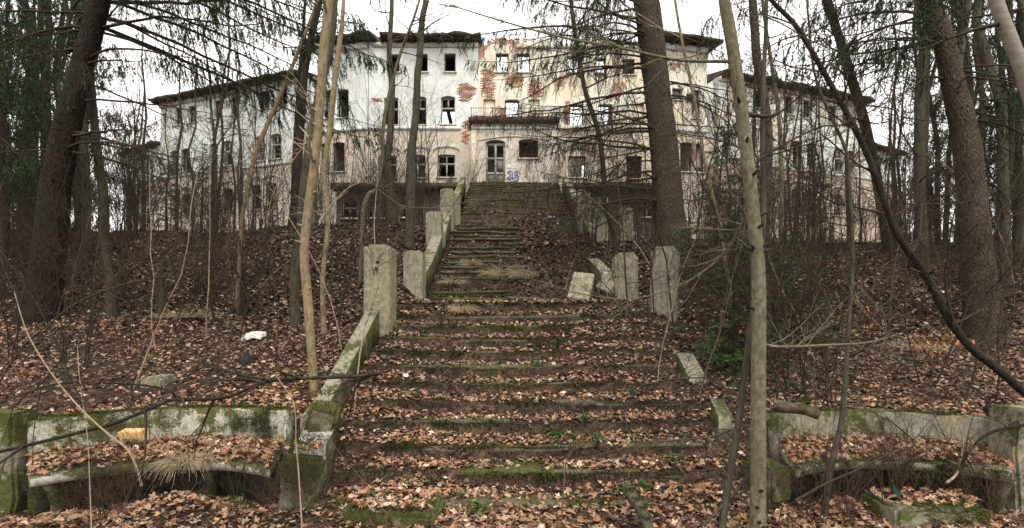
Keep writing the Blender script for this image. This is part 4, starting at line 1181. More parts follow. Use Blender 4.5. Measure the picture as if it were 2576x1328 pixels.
spruce('big pale brown spruce trunk with spreading roots on the right slope', [(2482, 868, 140), (2472, 790, 108), (2460, 664, 90), (2452, 575, 80), (2436, 400, 76), (2420, 300, 72), (2395, 200, 62), (2373, 100, 60), (2336, 0, 60)], 9.7, 'spruce_bark',
       [(4.4, 3.0, 2.2, .2), (5.2, 3.4, 2.6, .5), (5.6, 2.8, 3.0, .6), (6.2, 3.2, 3.6, .7), (3.6, .1, 2, .1), (4.6, .2, 2.6, .2), (5.4, -.2, 2.6, .4), (6.6, 3.0, 4, .8), (6.0, 3.7, 2.6, .5), (2.6, .3, 1.6, 0), (3.2, -.3, 1.6, .05)],
       seed=13, more=[(4.6, 8, 2.5, 3.9, 2, 4, .75, 16), (3, 7, -.6, .6, 1.5, 3, .5, 8)], rnd=8, zr=(.62, 1), roots=[[(2485, 845, 9.7, .2), (2555, 905, 9.3, .15), (2620, 950, 9.0, .1)]], stubs=40)

bare_tree('slim olive trunk close right of the dark leaning spruce', [(281, 785, 31), (275, 700, 28), (262, 600, 27), (262, 500, 26), (245, 380, 24), (232, 250, 23), (226, 130, 20), (242, 0, 18)], 10.6, 'grey_bark', seed=21, nb=14)
bare_tree('light tan front trunk rising from beside the lower coping', [(791, 990, 23), (783, 880, 24), (775, 760, 25), (765, 640, 24), (776, 520, 23), (795, 380, 23), (806, 250, 23), (815, 120, 24), (828, 0, 24)], 7.2, 'hazel_bark', 'pale_twig', seed=22, nb=9, knots=22, amp=.03, sides=12, zr=(.3, 1),
          limbs=[([(802, 560), (830, 520), (880, 470), (925, 455)], 7.2, 7.5, .012, .004, 5), ([(795, 330), (740, 400), (690, 480), (670, 560)], 7.2, 7.6, .009, .003, 5)])
bare_tree('thin tan stem just right of the light tan front trunk', [(815, 834, 16), (812, 700, 14), (825, 560, 14), (815, 440, 14), (830, 320, 16), (845, 180, 15), (860, 60, 12), (864, 0, 10)], 9.3, 'hazel_bark', 'pale_twig', seed=23, nb=8, knots=14)
bare_tree('grey green trunk standing behind the light tan front trunk', [(744, 822, 27), (742, 700, 28), (755, 600, 25), (765, 480, 28), (777, 380, 26), (800, 250, 22), (832, 110, 20), (842, 0, 18)], 9.9, 'grey_bark', seed=24, nb=12)
bare_tree('dark ivy stained trunk at the crest before the pavilion', [(737, 570, 30), (744, 500, 26), (751, 380, 24), (759, 280, 22), (769, 165, 20), (804, 0, 17)], 20.5, 'dark_bark', seed=25, nb=18, bl=(1, 3), leaves=None)
bare_tree('slender dark stem left of the ivy stained trunk', [(735, 560, 15), (740, 430, 14), (746, 300, 12), (756, 160, 11), (764, 60, 9)], 20.8, 'dark_bark', seed=26, nb=12, bl=(1, 2.6))
bare_tree('curved tan sapling on the left slope bending towards the roof', [(596, 790, 15), (601, 690, 13), (605, 595, 13), (613, 522, 12), (643, 389, 12), (686, 283, 11), (739, 157, 10), (800, 0, 8)], 11.0, 'hazel_bark', seed=27, nb=12, ext=2)
bare_tree('mossy forked trunk before the second storey windows', [(984, 520, 24), (980, 465, 23), (973, 402, 22), (981, 349, 18), (986, 222, 17), (982, 176, 16), (979, 133, 13), (984, 50, 12), (986, 0, 11)], 22.0, 'grey_bark', seed=28, nb=14, bl=(1, 3))
bare_tree('dark straight trunk right of the mossy forked trunk', [(1030, 600, 26), (1032, 520, 25), (1034, 448, 25), (1035, 382, 22), (1047, 282, 19), (1050, 190, 18), (1055, 150, 17), (1062, 50, 16), (1072, 0, 15)], 16.8, 'grey_bark', seed=29, nb=14, bl=(.8, 2.6))
bare_tree('kinked thin tree between left pillars and the forked trunk', [(905, 712, 10), (908, 640, 10), (911, 575, 11), (915, 520, 12), (930, 487, 13), (948, 474, 12), (961, 398, 10), (964, 315, 10), (984, 216, 9), (1007, 136, 8), (1039, 50, 7), (1055, 0, 6)], 13.2, 'maple_bark', seed=30, nb=12, ext=2,
          limbs=[([(948, 474), (990, 505), (1030, 522), (1110, 520), (1180, 505)], 13.2, 13.0, .022, .006, 10)])
bare_tree('nearest smooth trunk rising from the bottom edge on the right', [(1905, 1385, 46), (1907, 1240, 42), (1907, 1100, 42), (1908, 900, 40), (1908, 700, 38), (1897, 560, 36), (1885, 440, 36), (1868, 300, 34), (1852, 180, 34), (1833, 60, 32), (1822, 0, 30)], 4.7, 'maple_bark', 'twig_bark', ext=4, seed=31, nb=7, knots=16, amp=.03, sides=14, zr=(.45, 1), sink=.2,
          limbs=[([(1840, 155), (1700, 150), (1560, 120), (1420, 95), (1270, 55), (1130, 12)], 4.7, 5.6, .016, .006, 12),
                 ([(1892, 512), (1860, 580), (1800, 660), (1700, 722), (1580, 752), (1450, 735), (1300, 690)], 4.7, 6.2, .014, .003, 16),
                 ([(1905, 862), (1960, 872), (2080, 868), (2180, 862), (2256, 842)], 4.7, 4.9, .017, .008, 6),
                 ([(1880, 380), (1800, 350), (1690, 330), (1560, 290)], 4.7, 5.6, .008, .002, 9),
                 ([(1885, 420), (1960, 370), (2060, 320), (2130, 310), (2260, 240), (2340, 190)], 4.7, 4.6, .012, .003, 8)])
bare_tree('leaning grey stem crossing to the left foot of the nearest trunk', [(1815, 1330, 21), (1838, 1180, 20), (1860, 1050, 20), (1885, 850, 17), (1914, 650, 15), (1921, 503, 14), (1918, 340, 13), (1921, 190, 12), (1926, 95, 11), (1928, 0, 10)], 4.9, 'grey_bark', ext=2, seed=32, nb=8, sides=10, amp=.03,
          limbs=[([(1855, 1075), (1780, 1100), (1640, 1112), (1540, 1135), (1440, 1160)], 4.9, 5.3, .014, .004, 8), ([(1930, 1135), (1880, 1200), (1830, 1260), (1770, 1320)], 4.85, 4.9, .02, .014, 3)])
bare_tree('brown trunk standing directly behind the nearest smooth trunk', [(1928, 840, 26), (1921, 700, 25), (1925, 560, 25), (1930, 455, 25), (1933, 340, 24), (1925, 265, 24), (1904, 150, 24), (1899, 76, 24), (1893, 0, 23)], 8.6, 'spruce_bark', seed=33, nb=18, bl=(.8, 2.4))
bare_tree('thin olive stem right of the brown trunk', [(1955, 790, 13), (1962, 640, 12), (1967, 503, 12), (1960, 303, 11), (1944, 182, 10), (1925, 57, 9), (1918, 0, 8)], 10.0, 'maple_bark', seed=34, nb=20, bl=(.8, 2.2))
bare_tree('long dark tree slanting up left across the right side', [(2690, 1080, 34), (2620, 1020, 31), (2576, 985, 29), (2505, 925, 27), (2440, 872, 26), (2380, 790, 25), (2330, 695, 24), (2262, 598, 20), (2235, 535, 19), (2201, 436, 18), (2160, 341, 17), (2126, 277, 16), (2062, 163, 15), (2001, 64, 13), (1940, 0, 11)], 5.3, 'dark_bark', ext=1.2, seed=35, nb=22, sides=10, amp=.05, zr=(.3, 1), bl=(.5, 1.4),
          limbs=[([(2235, 540), (2150, 520), (2080, 500), (2010, 430), (1960, 360), (1900, 320)], 5.3, 5.6, .012, .003, 8), ([(2240, 545), (2320, 515), (2420, 510), (2500, 480)], 5.3, 5.5, .008, .003, 6)])
bare_tree('dark trunk at the far end of the right wing', [(2234, 632, 32), (2225, 560, 30), (2200, 420, 28), (2167, 280, 28), (2135, 175, 26), (2110, 90, 24), (2080, 0, 24)], 18.5, 'dark_bark', seed=36, nb=34, bl=(1, 3.4), zr=(.2, 1))
bare_tree('smooth pale beech trunk cut by the right edge', [(2652, 985, 54), (2650, 900, 52), (2640, 600, 48), (2610, 330, 46), (2575, 190, 44), (2542, 100, 42), (2505, 0, 40)], 6.4, 'beech_bark', seed=37, nb=6, sides=14, amp=.03)
bare_tree('thin pole tree standing in the leaves before the right bench', [(2076, 1262, 19), (2095, 1150, 17), (2117, 1060, 16), (2130, 900, 13), (2137, 780, 12), (2145, 650, 11), (2138, 480, 10), (2128, 380, 9), (2080, 270, 8), (2048, 180, 7), (2035, 60, 6)], 5.3, 'grey_bark', ext=1, seed=38, nb=14, knots=8, bl=(.4, 1.3), zr=(.3, 1),
          limbs=[([(2010, 880), (2030, 950), (2065, 995), (2120, 1015), (2190, 1015)], 5.0, 5.4, .013, .004, 6)])
bare_tree('pale thin slanting sapling between middle spruce and nearest trunk', [(1840, 730, 11), (1825, 664, 10), (1813, 575, 10), (1788, 475, 10), (1768, 380, 9), (1753, 280, 8), (1718, 115, 8), (1698, 0, 7)], 10.5, 'hazel_bark', 'pale_twig', seed=39, nb=16)
bare_tree('crooked slim tree rising behind the greenish pillar', [(1548, 650, 16), (1545, 590, 15), (1522, 520, 14), (1520, 461, 14), (1513, 378, 13), (1503, 322, 13), (1474, 235, 12), (1460, 162, 11), (1444, 63, 11), (1436, 0, 10)], 16.5, 'grey_bark', seed=40, nb=26, bl=(.8, 2.6), zr=(.2, 1))

# small growth: shrubs of many thin stems, each its own object with its own stems
def shrub_data(seed, n=7, h=(1.2, 2.6), spread=.25, lev=2, r=(.004, .011), kids=(3, 4)):
    rng = random.Random(seed); T = Tubes(); tips = []
    for k in range(n):
        a = rng.uniform(0, 6.28); p = np.array([math.cos(a), math.sin(a), 0]) * rng.uniform(0, .25) - np.array([0, 0, .1])
        grow(T, p, (rng.gauss(0, spread), rng.gauss(0, spread), 1), rng.uniform(*h), rng.uniform(*r), lev, rng, wob=.09, grav=.02, kids=kids, spread=.6, tips=tips)
    return T, tips
SH = []
for i, (n, h, sp, rr) in enumerate([(6, (1.6, 3.0), .16, (.006, .012)), (9, (1.0, 2.0), .3, (.004, .008)), (5, (2.4, 4.2), .12, (.009, .018)), (12, (.7, 1.5), .4, (.003, .006)), (4, (3.5, 6.0), .08, (.014, .028))]):
    T, tips = shrub_data(100 + i, n, h, sp, 2, rr, (4, 6) if i in (0, 2, 4) else (2, 4)); V, Q = T.data(); SH.append(raw_mesh('stems', V, [Q], True))
    SH[-1].materials.append(M['twig_bark' if i != 3 else 'red_twig'])
def put_shrub(kind, x, y, label, group, name='bare_shrub', s=1.0, z=None, cat='shrub'):
    o = bpy.data.objects.new(name, SH[kind]); C.objects.link(o)
    o.location = (x, y, gz(x, y) if z is None else z); o.rotation_euler = (0, 0, random.uniform(0, 6.28)); o.scale = (s, s, s * random.uniform(.85, 1.15))
    return tag(o, label, cat, group)
rs = random.Random(77)
def wing_words(px):
    for lim, w in ((345, 'before the left annex'), (460, 'below the outermost windows of the left wing'), (560, 'below the middle windows of the left wing'), (720, 'below the paired windows of the left wing'), (930, 'before the left pavilion'), (1300, 'before the left terrace windows'),
                   (1640, 'before the right terrace wall'), (1800, 'before the right pavilion'), (2060, 'before the inner windows of the right wing'), (2180, 'below the outer windows of the right wing'), (9999, 'before the right annex')):
        if px < lim: return w
for k in range(36):
    left = k < 18; D = rs.uniform(18.5, 22.5); px = rs.uniform(60, 1000) if left else rs.uniform(1500, 2350); x = P(px, 0, D)[0]
    put_shrub(1, x, D, 'low twiggy bush on the crest ' + wing_words(px), 'low bushes along the ' + ('left' if left else 'right') + ' crest', s=rs.uniform(.5, .9))
SHW = ('bare bushy shrub', 'low bare shrub', 'bare tall thin stemmed shrub', 'low reddish twiggy shrub', 'bare high pole stemmed shrub')
for k in range(64):      # thicket before the building, left
    D = rs.uniform(18.5, 31); px = rs.uniform(250, 1090); x = P(px, 0, D)[0]
    if D > 28.5 and x > -11: D = 28
    kd = rs.choice((0, 2, 2, 4, 4)); put_shrub(kd, x, D, SHW[kd] + ' ' + wing_words(px), 'bare shrubs before the left wing')
for k in range(64):      # and right
    D = rs.uniform(15, 31); px = rs.uniform(1450, 2330); x = P(px, 0, D)[0]
    if D > 28.5 and x < 10: D = 28
    kd = rs.choice((0, 2, 2, 4, 4)); put_shrub(kd, x, D, SHW[kd] + ' ' + wing_words(px), 'bare shrubs before the right wing')
def slope_words(px):
    for lim, w in ((290, 'around the leaning spruce'), (580, 'between the leaning spruce and curved sapling'), (740, 'right of the curved sapling'), (1100, 'between light tan trunk and left pillars'), (1700, 'before the middle spruce'), (1950, 'around the nearest smooth trunk'), (2250, 'behind the thin pole tree'), (9999, 'around the pale right spruce')):
        if px < lim: return w
for k in range(28):
    D = rs.uniform(8, 17); x = -rs.uniform(3.2, min(D * .98, 12)); kd = rs.choice((0, 1, 2, 2))
    put_shrub(kd, x, D, SHW[kd] + ' on the slope ' + slope_words(CX + FPX * x / D), 'leafless shrubs on the left slope', s=.8)
for k in range(38):
    D = rs.uniform(6.8, 17); x = rs.uniform(3.0, min(D * .98, 12)); kd = rs.choice((0, 1, 2, 2, 3))
    put_shrub(kd, x, D, SHW[kd] + ' on the slope ' + slope_words(CX + FPX * x / D), 'leafless shrubs on the right slope', s=.8)
for k in range(16):
    D = rs.uniform(13.8, 22); x = rs.uniform(.6, 2.9)
    put_shrub(rs.choice((1, 3, 3)), x, D, 'leafless shrub growing through the buried right half of the steps', 'shrubs on the middle steps', s=.7)
for k in range(8):
    D = rs.uniform(22.5, 28); x = rs.uniform(-2.3, 2.5)
    put_shrub(rs.choice((0, 1)), x, D, 'leafless shrub growing on the mossy top flight', 'shrubs on the top flight', s=.75)
for k in range(34):
    D = rs.uniform(4.95, 5.6); x = rs.choice((rs.uniform(-4.7, -2.0), rs.uniform(2.3, 4.9)))
    put_shrub(rs.choice((1, 3, 3)), x, D, 'thin reddish shoots before ' + ('the left bench' if x < -2.9 else 'the mossy end block' if x < 0 else 'the near end of the right bench' if x < 3.6 else 'the right bench and mossy block'), 'thin shoots before the benches', s=rs.uniform(.4, .75))

# taller arching saplings that web the slope with fine crossing twigs
WHIP = {}
def sapling_meshes(p, L, lean, mat, rng, r):
    T = Tubes(); pts = wander(p, (lean, rng.gauss(0, .15), 1), L, 8, .1, -.05, rng)
    T.add(pts, np.linspace(r, .003, 9), 6); V, Q = T.data(); m1 = raw_mesh('stem', V, [Q], True); m1.materials.append(M[mat])
    T = Tubes()
    for k in range(15):
        t = rng.uniform(.15, .98); i = min(int(t * 8), 7); f = t * 8 - i; q = pts[i] * (1 - f) + pts[i + 1] * f
        d = (pts[i + 1] - pts[i]) / (L / 8)
        grow(T, q, d * .6 + np.array([rng.gauss(0, .7), rng.gauss(0, .4), rng.gauss(.1, .4)]), rng.uniform(.5, 1.5), r * .4, 2, rng, kids=(3, 4), wob=.12)
    V, Q = T.data(); m2 = raw_mesh('crown', V, [Q], True); m2.materials.append(M['red_twig' if mat == 'red_twig' else 'twig_bark'])
    return m1, m2
def sapling(px, D, L, lean, mat, seed, label, r=.013, kids=(4, 8)):
    rng = random.Random(seed); x = P(px, 0, D)[0]; p = np.array([x, D, gz(x, D) - .08])
    grp = 'whip thin saplings on slope and steps' if label.startswith(('whip', 'thin dark sapling growing')) else None
    if grp:                                               # the many thin ones share a few meshes
        key = (mat, seed % 5)
        if key not in WHIP: WHIP[key] = sapling_meshes(np.zeros(3), 4.0, rng.gauss(0, .22), mat, rng, r)
        root = empty('bare_sapling', p, label, 'sapling', grp); k = L / 4.0
        root.rotation_euler = (0, 0, rng.uniform(0, 6.28)); root.scale = (k, k, k)
        for nm_, me in zip(('stem', 'crown'), WHIP[key]): o = bpy.data.objects.new(nm_, me); C.objects.link(o); o.parent = root
        return
    root = empty('bare_sapling', p + np.array([0, 0, .08]), label, 'sapling', 'whip thin saplings on slope and steps' if label.startswith(('whip', 'thin dark sapling growing')) else None)
    T = Tubes(); pts = wander(p, (lean, rng.gauss(0, .15), 1), L, 8, .1, -.05, rng)
    rad = np.linspace(r, .003, 9); T.add(pts, rad, 6); T.build('stem', M[mat], root)
    T = Tubes()
    for k in range(15):
        t = rng.uniform(.15, .98); i = min(int(t * 8), 7); f = t * 8 - i; q = pts[i] * (1 - f) + pts[i + 1] * f
        d = (pts[i + 1] - pts[i]) / (L / 8)
        grow(T, q, d * .6 + np.array([rng.gauss(0, .7), rng.gauss(0, .4), rng.gauss(.1, .4)]), rng.uniform(.5, 1.5), r * .4, 2, rng, kids=kids[::-1] if False else (3, 4), wob=.12)
    T.build('crown', M['twig_bark' if mat != 'red_twig' else 'red_twig'], root)
SAP = [(-40, 6.6, 3.6, .5, 'grey_bark', 'leaning bare sapling before the dark spruce at the left edge'), (60, 7.2, 3.2, .7, 'twig_bark', 'slanting thin sapling arching right from under the dark spruce'),
       (180, 7.6, 3.4, -.2, 'twig_bark', 'thin sapling between the dark spruce and the left bench'), (330, 7.4, 3.8, .3, 'pale_twig', 'pale arching sapling above the middle of the left bench'),
       (400, 8.8, 3.6, .15, 'twig_bark', 'thin dark sapling by the short grey snag'), (520, 9.2, 4.2, -.12, 'pale_twig', 'pale whip sapling left of the curved tan sapling'),
       (690, 9.4, 3.4, -.5, 'twig_bark', 'sapling bowed left between curved sapling and tan trunk'), (850, 9.0, 3.8, .35, 'twig_bark', 'dark sapling leaning right behind the lower coping'),
       (880, 11.5, 3.6, .1, 'grey_bark', 'slim sapling behind the pipe hole pillar'), (1640, 8.2, 3.0, -.45, 'twig_bark', 'twiggy sapling bowed left past the chamfered pillar'),
       (1760, 7.6, 3.2, .3, 'red_twig', 'reddish sapling left of the nearest smooth trunk'), (1980, 7.0, 3.4, .35, 'twig_bark', 'dark sapling arching right behind the hollow log'),
       (2060, 8.4, 3.8, -.3, 'pale_twig', 'pale sapling leaning left behind the right bench'), (2200, 7.2, 3.0, .1, 'red_twig', 'reddish upright sapling behind the right bench back'),
       (2320, 7.6, 3.8, -.4, 'twig_bark', 'dark sapling leaning left before the pale right spruce'), (2420, 7.0, 3.2, .25, 'twig_bark', 'thin sapling by the charred log end'),
       (2250, 11, 4.2, .1, 'grey_bark', 'straight sapling on the right slope behind the slanting tree'), (1450, 18, 5, .1, 'twig_bark', 'tall dark sapling at the head of the middle steps'),
       (1170, 24.5, 4.5, .05, 'twig_bark', 'thin sapling on the left of the mossy top flight'), (1330, 25.5, 4.0, -.05, 'twig_bark', 'thin sapling in the middle of the mossy top flight'),
       (1090, 18, 5, .2, 'twig_bark', 'dark sapling beside the dark weathered pillar'), (640, 16, 5, .25, 'twig_bark', 'tall dark sapling on the left crest by the curved sapling'), (330, 15, 5, .2, 'twig_bark', 'tall dark sapling right of the olive trunk'), (450, 18, 5.5, .1, 'twig_bark', 'tall dark sapling on the crest under the left wing')]
rq = random.Random(31); sp_words = ('whip thin dark sapling', 'whip thin reddish sapling', 'whip thin pale sapling')
for k in range(46):
    px = rq.uniform(-60, 900) if k % 2 else rq.uniform(1640, 2640); D = rq.uniform(6.6, 15); mi = rq.choice((0, 0, 1, 2))
    if 560 < px < 660 and D < 8: D += 3
    SAP.append((px, D, rq.uniform(2.4, 4.4), rq.gauss(0, .3), ('twig_bark', 'red_twig', 'pale_twig')[mi], sp_words[mi] + ' ' + (('low down, ', 'halfway up, ', 'near the crest, ')[0 if D < 9 else 1 if D < 12 else 2]) + slope_words(px)))
for k in range(14):
    px = rq.uniform(1600, 2420); D = rq.uniform(6.4, 10)
    SAP.append((px, D, rq.uniform(4.0, 5.8), rq.gauss(-.05, .22), rq.choice(('grey_bark', 'twig_bark')), 'whip thin tall sapling ' + slope_words(px) + (', low down' if D < 8 else ', halfway up')))
for k in range(8):
    px = rq.uniform(-40, 760); D = rq.uniform(7.5, 11)
    SAP.append((px, D, rq.uniform(4.0, 5.4), rq.gauss(.1, .2), rq.choice(('grey_bark', 'twig_bark')), 'whip thin tall sapling ' + slope_words(px) + ', on the left bank'))
for k in range(16):
    px = rq.uniform(1150, 1560); D = rq.uniform(16, 28); x_ = P(px, 0, D)[0]
    if D < 22 and x_ < .8: px += 180
    SAP.append((px, D, rq.uniform(2.5, 4.5), rq.gauss(0, .2), 'twig_bark', 'thin dark sapling growing on the ' + ('middle steps under the terrace' if D < 22 else 'mossy top flight') + (', left of the door' if px < 1245 else ', right of the door')))
for i_, (px, D, L, ln, mt, lb) in enumerate(SAP): sapling(px, D, L, ln, mt, 600 + i_, lb)

# single twigs lying or arching in front
def branch_thing(name, label, lp, d0, d1, w0, w1, kd, mat, seed, cat='branch', sub='twigs'):
    rng = random.Random(seed); n = len(lp)
    q = catmull([P(x, y, d0 + (d1 - d0) * i / (n - 1)) for i, (x, y) in enumerate(lp)], 5)
    root = empty(name, q[0], label, cat)
    V, Q = rough_trunk(q, np.linspace(w0, w1, len(q)), 8, .12, seed); part('stem', V, [Q], M[mat], root, True)
    if kd:
        for j in range(kd):
            T = Tubes()
            i = rng.randint(2, len(q) - 2); a = q[i + 1] - q[i]; a /= np.linalg.norm(a)
            grow(T, q[i], a * .8 + np.array([rng.gauss(0, .5), rng.gauss(0, .35), rng.gauss(.1, .5)]), rng.uniform(.3, 1.0), w1 * 1.1, 1, rng, kids=(4,))
            T.build('twig', M['twig_bark'], root)
    return root
branch_thing('fallen_branch', 'long dark fallen branch lying across the left bench to the coping', [(960, 938), (900, 946), (800, 950), (700, 955), (650, 967), (560, 1001), (440, 1005), (400, 1018), (300, 1060), (210, 1085), (60, 1122), (-40, 1145)], 5.75, 5.0, .022, .016, 14, 'dark_bark', 51)
branch_thing('fallen_branch', 'thinner dark branch arching above the left bench back', [(445, 1003), (420, 980), (330, 966), (200, 962), (130, 968), (60, 990), (-30, 1030)], 5.4, 5.0, .012, .006, 10, 'dark_bark', 52)
branch_thing('dead_stalk', 'pale dead stalk bending over the left bench', [(356, 1222), (345, 1180), (320, 1130), (270, 1090), (200, 1025), (130, 940), (70, 840), (36, 735)], 5.1, 4.9, .0125, .004, 3, 'pale_twig', 53, 'plant stem')
branch_thing('dead_stalk', 'thin upright tan stalk between the left bench and the end block', [(760, 1330), (752, 1200), (745, 1120), (740, 1020), (705, 960), (690, 940)], 4.9, 5.1, .008, .003, 4, 'pale_twig', 54, 'plant stem')
branch_thing('dead_stalk', 'thin pale stalk standing before the middle of the left bench', [(230, 1330), (226, 1220), (220, 1100), (200, 950), (195, 870)], 4.9, 5.3, .006, .003, 3, 'pale_twig', 55, 'plant stem')
branch_thing('dead_stalk', 'forked brown shoot in front of the bottom block', [(972, 1330), (970, 1290), (955, 1275), (930, 1230), (880, 1170), (830, 1110)], 4.75, 4.9, .008, .003, 6, 'red_twig', 56, 'plant stem')
branch_thing('dead_stalk', 'bare brown shoot standing on the right of the bottom steps', [(1412, 1330), (1420, 1200), (1430, 1150), (1470, 1090), (1540, 1020), (1580, 960)], 4.85, 5.3, .008, .003, 8, 'red_twig', 57, 'plant stem')
branch_thing('fallen_branch', 'dark bent branch reaching from the right pier over the bench', [(2600, 1065), (2560, 1072), (2500, 1085), (2460, 1110), (2430, 1150), (2410, 1185)], 5.0, 5.1, .02, .008, 4, 'dark_bark', 58)
branch_thing('fallen_branch', 'broken yellowish branch propped on the right bench seat', [(2380, 1215), (2400, 1200), (2412, 1180), (2420, 1140), (2425, 1100)], 5.05, 5.3, .013, .007, 2, 'pale_twig', 59)
branch_thing('fallen_branch', 'slanting brown branch leaning on the front of the right bench', [(2000, 1260), (2080, 1215), (2150, 1185), (2240, 1140), (2300, 1115), (2230, 1050)], 5.0, 5.3, .015, .006, 6, 'twig_bark', 60)
branch_thing('fallen_branch', 'long thin branch fallen across the right of the lower steps', [(1470, 860), (1530, 905), (1600, 940), (1680, 955), (1760, 950), (1830, 960)], 6.9, 6.6, .013, .006, 9, 'twig_bark', 61)
branch_thing('fallen_branch', 'thick rotten stick lying over the lower left coping', [(860, 960), (890, 952), (925, 948), (958, 936)], 6.5, 6.7, .045, .03, 0, 'dead_wood', 62)

# a few cut or fallen pieces of wood
branch_thing('mossy_log', 'moss covered pole lying in leaves below the bottom steps', [(1575, 1228), (1600, 1262), (1622, 1300), (1640, 1350)], 5.25, 4.75, .055, .05, 0, 'grey_bark', 63, 'log')
lg = branch_thing('rotten_log', 'hollow mossy log resting on the end of the right bench back', [(1945, 1020), (1985, 1025), (2030, 1032), (2062, 1046)], 6.1, 5.9, .07, .055, 0, 'dead_wood', 64, 'log')
branch_thing('charred_log', 'dark charred log end on the right bench back', [(2485, 1025), (2500, 1038), (2522, 1052)], 6.0, 5.85, .06, .09, 0, 'rot_wood', 65, 'log')
rt_ = random.Random(8)
def stump(label, x, y, D, w, h, mat, seed):
    p = P(x, y, D); r = w * D / FPX / 2; n = 5
    pts = np.array([p + np.array([.02 * math.sin(i), 0, -.1 + (h + .1) * i / (n - 1)]) for i in range(n)])
    root = empty('tree_stump', p, label, 'stump'); V, Q = rough_trunk(pts, np.linspace(r * 1.3, r * (.9 if h < .5 else .3), n), 10, .3, seed, .4)
    V[-10:, 2] += np.array([rt_.uniform(-.05, .1) for _ in range(10)]); k = len(V); V = np.vstack([V, [pts[-1] - np.array([0, 0, .05])]])
    part('trunk', V, [Q, np.array([[k - 1 - 9 + j, k - 1 - 9 + (j + 1) % 10, k] for j in range(10)])], M[mat], root, True)
stump('dark rotten mossy stump on the left slope above the bench', 622, 930, 8.1, 34, .2, 'rot_wood', 71)
stump('slim broken dead snag on the left slope by the curved sapling', 611, 782, 10.8, 19, .95, 'dark_bark', 72)
stump('short grey snag on the left slope', 405, 775, 11.2, 13, 1.1, 'grey_bark', 73)

# ------------------------------------------------------------------ young spruces
def young_spruce(label, x, y, D, h, seed, dens=1.0, spread=.32, mat='young_needles', group=None, low=.05):
    rng = random.Random(seed); p = P(x, y, D); p[2] = p[2] if D > 28.6 else min(p[2], gz(p[0], D))
    if D > 29: p[2] = 7.27
    root = empty('young_spruce', p, label, 'tree', group)
    T, S = Tubes(), Sprays(True)
    st = wander((0, 0, -.1), (rng.gauss(0, .04), 0, 1), h + .1, 6, .02, .02, rng)
    TT = Tubes(); TT.add(st + p, np.linspace(.012 + h * .012, .004, 7), 6); TT.build('trunk', M['spruce_bark'], root)
    z = h * low
    while z < h * .97:
        t = z / h
        q, _ = at_height(st, np.ones(len(st)), z)
        for k in range(rng.randint(3, 5)):
            a = rng.uniform(0, 6.28); L = h * spread * (1 - t) * rng.uniform(.6, 1.15) + .08
            w = wander(q, (math.cos(a), math.sin(a), .25 - .3 * (1 - t)), L, 4, .08, -.06, rng); T.add(w + p, np.linspace(.003 + L * .006, .002, 5), 3)
            for j in range(int(L * 10 * dens) + 2):
                g = rng.uniform(.5, 3.99); i = int(g); b = w[i] * (1 - g + i) + w[i + 1] * (g - i); dd = (w[i + 1] - w[i]) / (L / 4)
                sd = np.cross(dd, (0, 0, 1)) * rng.choice((-1, 1)); tw = dd * .6 + sd * .8 + np.array([0, 0, rng.gauss(-.15, .2)])
                l2 = rng.uniform(.08, .28) * min(1.2, L)
                for m_ in range(int(11 * dens) + 5):
                    c = b + tw * l2 * rng.random()
                    S.add(c + p, tw * .9 + np.array([rng.gauss(0, .28), rng.gauss(0, .28), rng.gauss(-.08, .22)]), rng.uniform(.04, .085), rng.uniform(.006, .011))
        z += rng.uniform(.07, .16) * max(.6, h * .35)
    T.build('crown', M['twig_bark'], root); S.build('foliage', M[mat], root)
    return root
young_spruce('dense young spruce just behind the nearest smooth trunk', 1850, 860, 8.4, 2.4, 81, 2.0, .44)
young_spruce('tall dark young spruce behind the stout chamfered pillar', 1790, 700, 12.0, 3.9, 82, 1.9, .4)
young_spruce('wide bushy young spruce right of the thin olive stem', 2005, 830, 9.2, 2.1, 83, 1.4, .5)
young_spruce('sparse dark spruce right of the middle on the crest', 2050, 640, 17.5, 3.6, 84, 1.3, .4, 'needles')
young_spruce('small spruce growing on the left terrace before the wall', 938, 477, 30.2, 1.9, 85, .9, .38)
young_spruce('feathery spruce bush on the terrace end by the left coping', 1135, 477, 30.2, .9, 86, 1.0, .9)
young_spruce('dark spruce thicket tree under the left wing windows', 505, 590, 24.5, 4.6, 87, 1.2, .36, 'needles')
young_spruce('dark spruce standing left under the end windows of the left wing', 420, 590, 26, 3.6, 88, 1.2, .4, 'needles')
young_spruce('spruce bush beside the broken right coping before the door', 1400, 470, 28.7, .7, 89, 1.0, .7)
young_spruce('tall narrow spruce in front of the right pavilion corner', 1890, 640, 17.5, 8.5, 90, .9, .2, 'needles', low=.15)
young_spruce('tall thin spruce in front of the right wing', 2000, 640, 20, 7.5, 91, .9, .24, 'needles', low=.1)
young_spruce('low spruce seedling at the left crest by the grey trunk', 690, 600, 20, 1.6, 92, .8, .45, 'needles')

